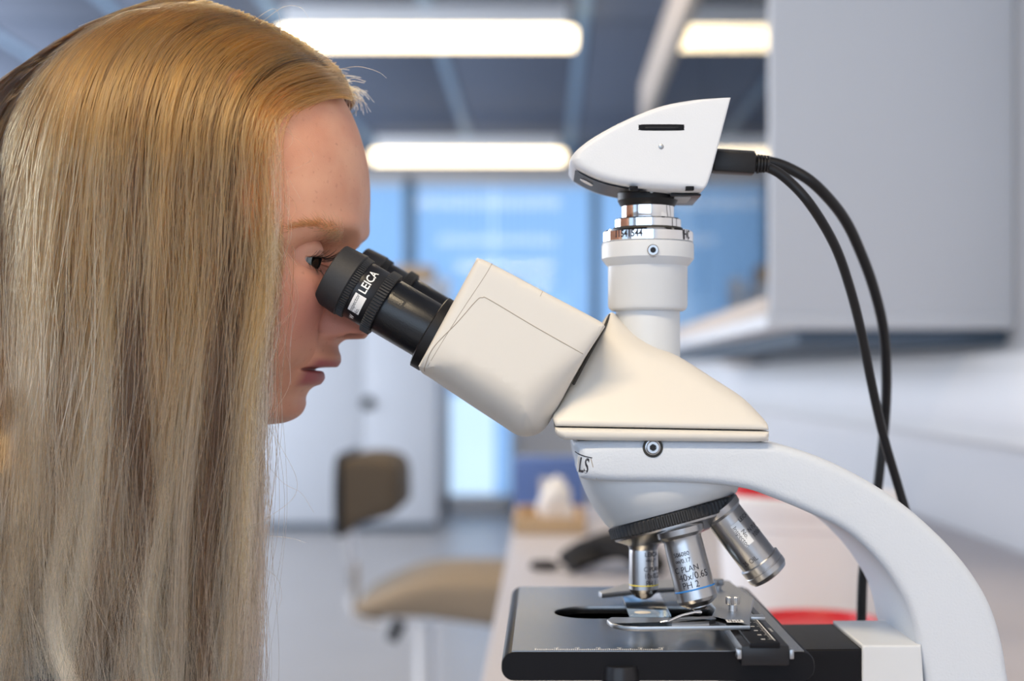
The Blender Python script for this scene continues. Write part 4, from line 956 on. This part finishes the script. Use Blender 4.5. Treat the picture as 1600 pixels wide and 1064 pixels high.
# eyeballs
em = bpy.data.materials.new('eyeball'); em.use_nodes = True; t_ = em.node_tree; bs = t_.nodes['Principled BSDF']
tco = t_.nodes.new('ShaderNodeTexCoord'); se = t_.nodes.new('ShaderNodeSeparateXYZ'); t_.links.new(tco.outputs['Object'], se.inputs[0])
ma = t_.nodes.new('ShaderNodeMath'); ma.operation = 'DIVIDE'; t_.links.new(se.outputs['X'], ma.inputs[0]); ma.inputs[1].default_value = RE
rp = t_.nodes.new('ShaderNodeValToRGB'); t_.links.new(ma.outputs[0], rp.inputs[0]); E = rp.color_ramp.elements
E[0].position = 0; E[0].color = (.42, .30, .27, 1); E[1].position = .835; E[1].color = (.50, .42, .40, 1)
for p_, c_ in ((.86, (.05, .06, .07, 1)), (.89, (.16, .20, .22, 1)), (.965, (.20, .24, .24, 1)), (.975, (.005, .005, .005, 1))): x_ = E.new(p_); x_.color = c_
t_.links.new(rp.outputs[0], bs.inputs['Base Color']); bs.inputs['Roughness'].default_value = .08; bs.inputs['Coat Weight'].default_value = .5
for EC in eyes:
    bm = bmesh.new(); bmesh.ops.create_uvsphere(bm, u_segments=48, v_segments=32, radius=RE); mm = bpy.data.meshes.new('eyeball')
    for v in bm.verts:
        if v.co.x > RE*.86: v.co *= 1+.05*min(1, (v.co.x/RE-.86)/.1)
    bm.to_mesh(mm); bm.free(); o = link('eyeball', mm, em, person, None); o.matrix_parent_inverse = Matrix.Identity(4); o.location = EC-wloc(person); o.rotation_euler = (0, math.radians(12), math.radians(-24))
# hair as strands ---------------------------------------------------
def hairmat(name, root, mid, tip, rough=.28):
    m = bpy.data.materials.new(name); m.use_nodes = True; t = m.node_tree; t.nodes.clear()
    o = t.nodes.new('ShaderNodeOutputMaterial'); h = t.nodes.new('ShaderNodeBsdfHairPrincipled'); hi = t.nodes.new('ShaderNodeHairInfo')
    h.parametrization = 'COLOR'; h.inputs['Roughness'].default_value = rough; h.inputs['Radial Roughness'].default_value = .45; h.inputs['Random Roughness'].default_value = .2
    rp = t.nodes.new('ShaderNodeValToRGB'); t.links.new(hi.outputs['Intercept'], rp.inputs[0]); E = rp.color_ramp.elements
    E[0].position = 0; E[0].color = (*root, 1); E[1].position = 1; E[1].color = (*tip, 1); x = E.new(.48); x.color = (*mid, 1)
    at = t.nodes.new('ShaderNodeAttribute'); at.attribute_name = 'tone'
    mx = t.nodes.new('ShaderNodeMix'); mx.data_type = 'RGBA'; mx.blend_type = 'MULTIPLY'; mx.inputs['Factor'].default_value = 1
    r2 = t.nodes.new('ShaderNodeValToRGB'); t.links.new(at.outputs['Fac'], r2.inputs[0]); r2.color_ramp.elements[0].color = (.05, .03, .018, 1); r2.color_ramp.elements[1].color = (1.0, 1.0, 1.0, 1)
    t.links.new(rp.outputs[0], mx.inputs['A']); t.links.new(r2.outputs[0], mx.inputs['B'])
    t.links.new(mx.outputs['Result'], h.inputs['Color']); t.links.new(h.outputs[0], o.inputs[0]); return m
def strands(name, P3, rad, tone, m, parent):
    N_, K_ = P3.shape[:2]
    hc = bpy.data.hair_curves.new(name); hc.add_curves([K_]*N_)
    hc.attributes['position'].data.foreach_set('vector', P3.reshape(-1).astype(np.float32))
    ra = hc.attributes.get('radius') or hc.attributes.new('radius', 'FLOAT', 'POINT'); ra.data.foreach_set('value', rad.reshape(-1).astype(np.float32))
    ta = hc.attributes.new('tone', 'FLOAT', 'CURVE'); ta.data.foreach_set('value', tone.astype(np.float32))
    hc.materials.append(m); o = bpy.data.objects.new(name, hc); COL.objects.link(o); o.parent = parent; o.matrix_parent_inverse = Matrix.Translation(-wloc(parent)); return o
HM = hairmat('blonde_hair', (.34, .15, .028), (.45, .25, .10), (.82, .62, .42), .2)
KP = 22
guides = [
 [(549, 150), (530, 148), (500, 154), (468, 168), (440, 190), (425, 230), (420, 290), (424, 350), (422, 420), (410, 490), (398, 560), (392, 650), (388, 760), (380, 880), (374, 1000), (368, 1120)],
 [(536, 122), (505, 122), (465, 132), (430, 152), (405, 190), (398, 250), (398, 320), (400, 390), (396, 460), (388, 540), (380, 620), (375, 720), (368, 830), (358, 940), (350, 1040), (345, 1130)],
 [(505, 92), (465, 92), (425, 108), (392, 140), (370, 190), (362, 250), (358, 320), (356, 400), (352, 480), (347, 560), (342, 650), (336, 750), (328, 850), (322, 950), (318, 1040), (315, 1130)],
 [(455, 60), (410, 62), (368, 84), (336, 122), (316, 180), (308, 250), (303, 320), (300, 400), (296, 480), (290, 570), (284, 660), (278, 760), (272, 860), (266, 960), (262, 1050), (260, 1130)],
 [(400, 34), (350, 38), (305, 66), (272, 112), (252, 180), (244, 250), (238, 330), (234, 410), (230, 490), (225, 580), (220, 670), (215, 770), (210, 870), (206, 960), (203, 1050), (200, 1130)],
 [(345, 14), (290, 24), (240, 58), (206, 108), (186, 175), (176, 250), (170, 330), (165, 410), (160, 490), (156, 580), (152, 670), (148, 770), (144, 870), (140, 960), (138, 1050), (135, 1130)],
 [(300, 6), (240, 18), (185, 54), (146, 106), (122, 175), (108, 250), (99, 330), (92, 410), (86, 490), (80, 580), (75, 670), (70, 770), (66, 870), (62, 960), (60, 1050), (58, 1130)],
 [(265, 6), (200, 22), (140, 60), (96, 112), (66, 180), (46, 255), (34, 330), (24, 410), (16, 490), (8, 580), (0, 670), (-8, 770), (-14, 870), (-18, 960), (-20, 1050), (-22, 1130)],
 [(240, 8), (170, 30), (105, 70), (52, 125), (14, 190), (-12, 265), (-30, 340), (-44, 420), (-54, 500), (-62, 590), (-70, 680), (-78, 780), (-84, 880), (-88, 960), (-90, 1050), (-92, 1130)],
 [(228, 12), (150, 42), (80, 88), (20, 148), (-28, 220), (-58, 300), (-78, 380), (-92, 460), (-102, 540), (-112, 630), (-120, 720), (-126, 810), (-130, 900), (-134, 980), (-136, 1060), (-138, 1130)]]
Gd = np.array([catmull(g, 4) for g in guides])                      # n x m x 2
mI = np.linspace(0, Gd.shape[1]-1, KP); f0 = np.floor(mI).astype(int).clip(0, Gd.shape[1]-2); fr_ = mI-f0
Gd = Gd[:, f0]*(1-fr_)[None, :, None]+Gd[:, f0+1]*fr_[None, :, None]
seg = np.array(Gd); U = np.linspace(0, 1, KP)
def gint(a_):
    x_ = np.clip(a_, 0, 1)*(len(guides)-1); j = np.floor(x_).astype(int).clip(0, len(guides)-2); t = (x_-j)[:, None, None]
    # smooth blend (catmull across guides)
    g0 = Gd[np.clip(j-1, 0, None)]; g1 = Gd[j]; g2 = Gd[j+1]; g3 = Gd[np.clip(j+2, None, len(guides)-1)]
    return .5*(2*g1+(-g0+g2)*t+(2*g0-5*g1+4*g2-g3)*t*t+(-g0+3*g1-3*g2+g3)*t**3)
def depth(Q):       # lateral offset (m) of the hair surface at this place of the picture
    px, py = Q[..., 0], Q[..., 1]
    yy = np.minimum(py, 300)
    e2 = ((px-285)/300)**2+((yy-290)/289)**2
    w_ = .083*np.sqrt(np.clip(1-e2, 0, 1))
    for _ in range(3):
        k = 1-w_/YM; pm, ym = VX+(px-VX)*k, VY+(yy-VY)*k
        w_ = .5*w_+.5*.0765*np.sqrt(np.clip(1-((pm-305)/295)**2-((ym-300)/288)**2, 0, 1))
    return w_
def make(N_, nl, side, thick, seed, lo=0, hi=1, clump=1.0):
    r = np.random.default_rng(seed)
    la = np.sort(r.uniform(lo, hi, nl)); lph = r.uniform(0, 2*PI, (nl, 4)); lam = r.uniform(.3, 1, (nl, 2)); ltone = np.clip(r.normal(.55, .36, nl), .02, 1); ldep = r.uniform(0, 1, nl)
    k = r.integers(0, nl, N_); free = r.random(N_) < .16
    ntr = max(8, int(44*nl/330)); tc_ = np.sort(np.linspace(lo, hi, ntr)+r.normal(0, .35/ntr, ntr)); tl = np.abs(la[:, None]-tc_[None]-r.normal(0, .3/ntr, (nl, 1))).argmin(1)
    ttone = np.clip(r.normal(.60, .36, ntr), .02, 1.0); tdep = r.uniform(0, 1, ntr); tph = r.uniform(0, 2*PI, ntr); tam = r.uniform(.15, 1, ntr); tfr = r.uniform(.9, 1.7, ntr); tst = r.uniform(.30, .62, ntr); tdr = r.normal(0, 16, ntr)
    T_ = tl[k]; off = (la[k]-tc_[T_])*ntr            # place of the lock inside its tress (-.5 .. .5)
    ltone = np.clip(ttone[tl]+r.normal(0, .16, nl), .02, 1); ldep = np.clip(.75*tdep[tl]+.35*((la-tc_[tl])*ntr*1.6)**2+r.uniform(0, .15, nl), 0, 1)
    a_ = np.where(free, r.uniform(lo, hi, N_), la[k]+r.normal(0, .010, N_))
    a_ = np.abs(a_); Q = gint(a_)
    s_ = U[None, :]
    if side < 0: Q[..., 0] -= 115*np.clip(s_*3-.35, 0, 1)
    cl = r.normal(0, 1, (N_, 2)); spread = 5.0+5*np.sin(PI*np.clip(s_*1.2, 0, 1))+6*s_**2
    Q[..., 0] += cl[:, :1]*spread*.75*np.clip(s_*6, .25, 1)
    # waves: lock-wise, growing downwards
    tw = np.clip((s_-tst[T_][:, None])/.5, 0, 1)
    Q[..., 0] += 50*tw**1.2*tam[T_][:, None]*(np.sin(2*PI*tfr[T_][:, None]*(s_-tst[T_][:, None])*1.5+tph[T_][:, None])-np.sin(tph[T_][:, None]))*np.where(Q[:, 8:9, 0] > 330, .30, 1)+tdr[T_][:, None]*tw
    Q[..., 0] -= (off*7)[:, None]*tw            # tresses draw together downwards
    amp = 8*np.clip((s_-.45)/.55, 0, 1)**1.2*lam[k, :1]
    Q[..., 0] += amp*np.sin(2*PI*(1.3*s_*(.8+.4*lam[k, 1:2]))+lph[k, :1])+ 3*np.clip(s_*2-.2, 0, 1)*np.sin(2*PI*2.3*s_+lph[k, 1:2])
    Q[..., 0] += (r.normal(0, 7, nl)[k])[:, None]*np.clip(s_-.3, 0, 1)**1.3*np.clip((Q[:, 8, 0]/400)[:, None]*-1+1.2, .15, 1)
    fz_ = np.where(free, 5.0, .9)[:, None]
    Q[..., 0] += fz_*np.clip(s_*3-.2, 0, 1)*(1+2*s_)*np.sin(2*PI*r.uniform(1, 3, (N_, 1))*s_+r.uniform(0, 6.28, (N_, 1)))*1.3
    Q[..., 1] += (cl[:, 1:]*3)*np.clip(1-s_*4, 0, 1)
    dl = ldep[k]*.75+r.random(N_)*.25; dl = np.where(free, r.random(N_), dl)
    w_ = depth(Q)+.0035-(dl*thick)[:, None]*np.clip(s_*4, .12, 1)
    w_ = np.where(Q[..., 1] > 430, np.maximum(w_, .056*sm(Q[..., 1], 430, 800)-(dl*thick*.8)[:, None]), w_)
    w_ += .006*np.clip(s_*2-.3, 0, 1)*np.sin(2*PI*1.1*s_+tph[T_][:, None]+1)*tam[T_][:, None]
    w_ += .002*np.clip(s_*2-.3, 0, 1)*np.sin(2*PI*1.6*s_+lph[k, 2:3])*lam[k, :1]
    w_ = np.where(Q[..., 1] > 620, w_-.004*np.clip((Q[..., 1]-620)/400, 0, 1), w_)
    w_ = np.maximum(w_, .0015-.004*dl[:, None])
    if side > 0:
        y_ = YM-w_
        # the picture position holds for the near side
        P3 = np.stack([(Q[..., 0]-VX)/F*y_, y_, H+(VY-Q[..., 1])/F*y_], -1)
    else:
        yn = YM-w_; P3 = np.stack([(Q[..., 0]-VX)/F*yn, 2*YM-yn, H+(VY-Q[..., 1])/F*yn], -1)
    rad = np.full((N_, KP), .00015)*r.uniform(.7, 1.25, (N_, 1)); rad = rad*np.clip(1.15-s_*.75, .3, 1)
    tone = np.clip(np.where(free, .6, ltone[k])+r.normal(0, .15, N_)-.35*dl-.30*sm(a_, .55, .95), .02, 1)  # random hair tones; recessed strands darkened, painting shade between locks into the colour
    return P3, rad, tone
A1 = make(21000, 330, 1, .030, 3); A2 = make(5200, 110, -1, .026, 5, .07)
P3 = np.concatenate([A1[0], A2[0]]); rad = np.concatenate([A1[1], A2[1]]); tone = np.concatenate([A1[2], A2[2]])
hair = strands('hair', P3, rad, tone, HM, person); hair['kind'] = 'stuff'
# stray hairs
r = np.random.default_rng(21); st_list = []
def stray(pts, y):
    c_ = catmull(pts, 8); m_ = np.linspace(0, len(c_)-1, KP); c_ = np.array(c_); j = np.floor(m_).astype(int).clip(0, len(c_)-2); t = (m_-j)[:, None]
    q = c_[j]*(1-t)+c_[j+1]*t; yy = np.full(KP, y) if not hasattr(y, '__len__') else np.linspace(y[0], y[1], KP)
    st_list.append(np.stack([(q[:, 0]-VX)/F*yy, yy, H+(VY-q[:, 1])/F*yy], -1))
for i in range(130):       # fine fringe at the front hairline
    x0, y0_ = r.uniform(505, 552), 0; y0_ = 150-(552-x0)*.75+r.uniform(-6, 8); L_ = r.uniform(10, 42); an = r.uniform(-.5, 1.1)
    stray([(x0, y0_), (x0+L_*.5*math.cos(an), y0_+L_*.5*math.sin(an)+r.uniform(-3, 3)), (x0+L_*math.cos(an+.3), y0_+L_*math.sin(an+.3))], YM+r.uniform(-.01, .03))
for i in range(60):       # along the top and back silhouette
    a_ = r.uniform(.1, 1); q = gint(np.array([a_]))[0]; j = r.integers(0, 5); p0 = q[j]; n_ = np.array([-.4 if a_ > .5 else .5, -1.0]); L_ = r.uniform(8, 34)
    d_ = (q[j+1]-q[j]); d_ /= np.linalg.norm(d_)
    stray([tuple(p0), tuple(p0+d_*L_+n_*L_*.25), tuple(p0+d_*L_*2.4+n_*L_*.35)], YM+r.uniform(-.02, .01))
for i in range(420):      # loose hairs over the cheek and in front of the lower fall
    y0_ = r.uniform(180, 900); x0 = np.interp(y0_, [150, 250, 400, 520, 620, 800, 1000], [440, 424, 424, 405, 392, 386, 374])+r.uniform(-12, 3)
    L_ = r.uniform(60, 240); b_ = r.exponential(9)+2
    stray([(x0, y0_), (x0+b_*r.uniform(.3, 1), y0_+L_*.35), (x0+b_*r.uniform(.2, 1.3), y0_+L_*.7), (x0+b_*r.uniform(-.6, 1), y0_+L_)], YM-.066+r.uniform(-.01, .012))
for pts in ([(395, 50), (415, 30), (445, 10), (470, 12), (482, 28)], [(385, 40), (430, 14), (440, 60)], [(530, 108), (560, 104), (590, 112), (604, 122)], [(398, 700), (440, 752), (470, 770), (490, 800)], [(392, 835), (450, 840), (478, 848)], [(395, 880), (430, 900), (440, 930), (432, 960)],
            [(425, 385), (432, 420), (445, 460), (440, 520)], [(430, 300), (452, 360), (462, 420)], [(60, 100), (130, 60), (190, 20), (250, 12)], [(10, 160), (60, 120), (90, 80)]):
    stray(pts, YM-.03)
P3 = np.array(st_list); rad = np.tile(np.where(np.arange(len(P3)) < 130, .00011, .00007)[:, None], (1, KP)); o = strands('stray_hair', P3, rad, np.full(len(P3), .95), HM, person); o['kind'] = 'stuff'
# eyebrow and lashes
body_bvh = BVHTree.FromPolygons([Vector(v) for v in px_.reshape(-1, 3)], Fq.tolist())
BM_ = hairmat('brow_hair', (.42, .24, .10), (.45, .26, .12), (.5, .3, .14))
def brow(sgn):
    L = []; rr = np.random.default_rng(9)
    for i in range(420):
        u = rr.random()**.8; pxx = 450+u*88; th_ = (3.2+6.5*sm(u, .3, .85))*.6
        pyy = 357-7*math.sin(PI*min(1, u*1.15))+ (13*max(0, u-.6)) + rr.normal(0, th_)
        y_ = YM-.045*(1-.6*u)
        h = body_bvh.ray_cast(Vector((0, 0, H)), (P(pxx, pyy, .66)-Vector((0, 0, H))).normalized())
        if h[0] is None: continue
        p, n = h[0], h[1]; 
        if n.y > 0: n = -n
        d_ = Vector((-1, 0, .28-.5*(rr.random()-.5)+.5*u)); d_ = (d_-n*d_.dot(n)).normalized(); L_ = rr.uniform(.003, .0065)
        q = [p+d_*L_*t+n*(.0002+.0012*math.sin(PI*t*.6)) for t in np.linspace(0, 1, 5)]
        L.append([tuple(v if sgn > 0 else Vector((v.x, 2*YM-v.y, v.z))) for v in q])
    return L
L = brow(1)+brow(-1); L = np.array(L); o = strands('eyebrows', L, np.tile(np.linspace(.00011, .00004, 5), (len(L), 1)), np.clip(np.random.default_rng(1).normal(.6, .2, len(L)), .1, 1), BM_, person); o['kind'] = 'stuff'
LM = mat('lash_black', (.02, .014, .012), .5)
L = []; rr = np.random.default_rng(4)
for sgn, EC in zip((1, -1), eyes):
    g_, u_, l_ = Vector((.955, 0, -.296)), Vector((.296, 0, .955)), Vector((0, -sgn, 0))
    for upper in (1, 0):
        for i in range(60 if upper else 30):
            al = rr.uniform(-42, 58); shp = max(0, 1-(((al-5)/55)**2 if al > 5 else ((al-5)/50)**2))**.6; be = 13*shp if upper else -13*shp
            A_, B_ = math.radians(al), math.radians(be); dn = (g_*math.cos(A_)*math.cos(B_)+l_*math.sin(A_)*math.cos(B_)+u_*math.sin(B_)); p = EC+dn*RE*1.09
            L_ = rr.uniform(.0055, .009) if upper else rr.uniform(.002, .004); o_ = (dn+l_*.25*rr.uniform(-.2, 1)).normalized()
            L.append([tuple(p+o_*L_*t+u_*(L_*(.55*t*t-.1*t) if upper else -L_*.6*t*t)) for t in np.linspace(0, 1, 5)])
L = np.array(L); o = strands('eyelashes', L, np.tile(np.linspace(.00011, .00003, 5), (len(L), 1)), np.full(len(L), .5), LM, person); o['kind'] = 'stuff'
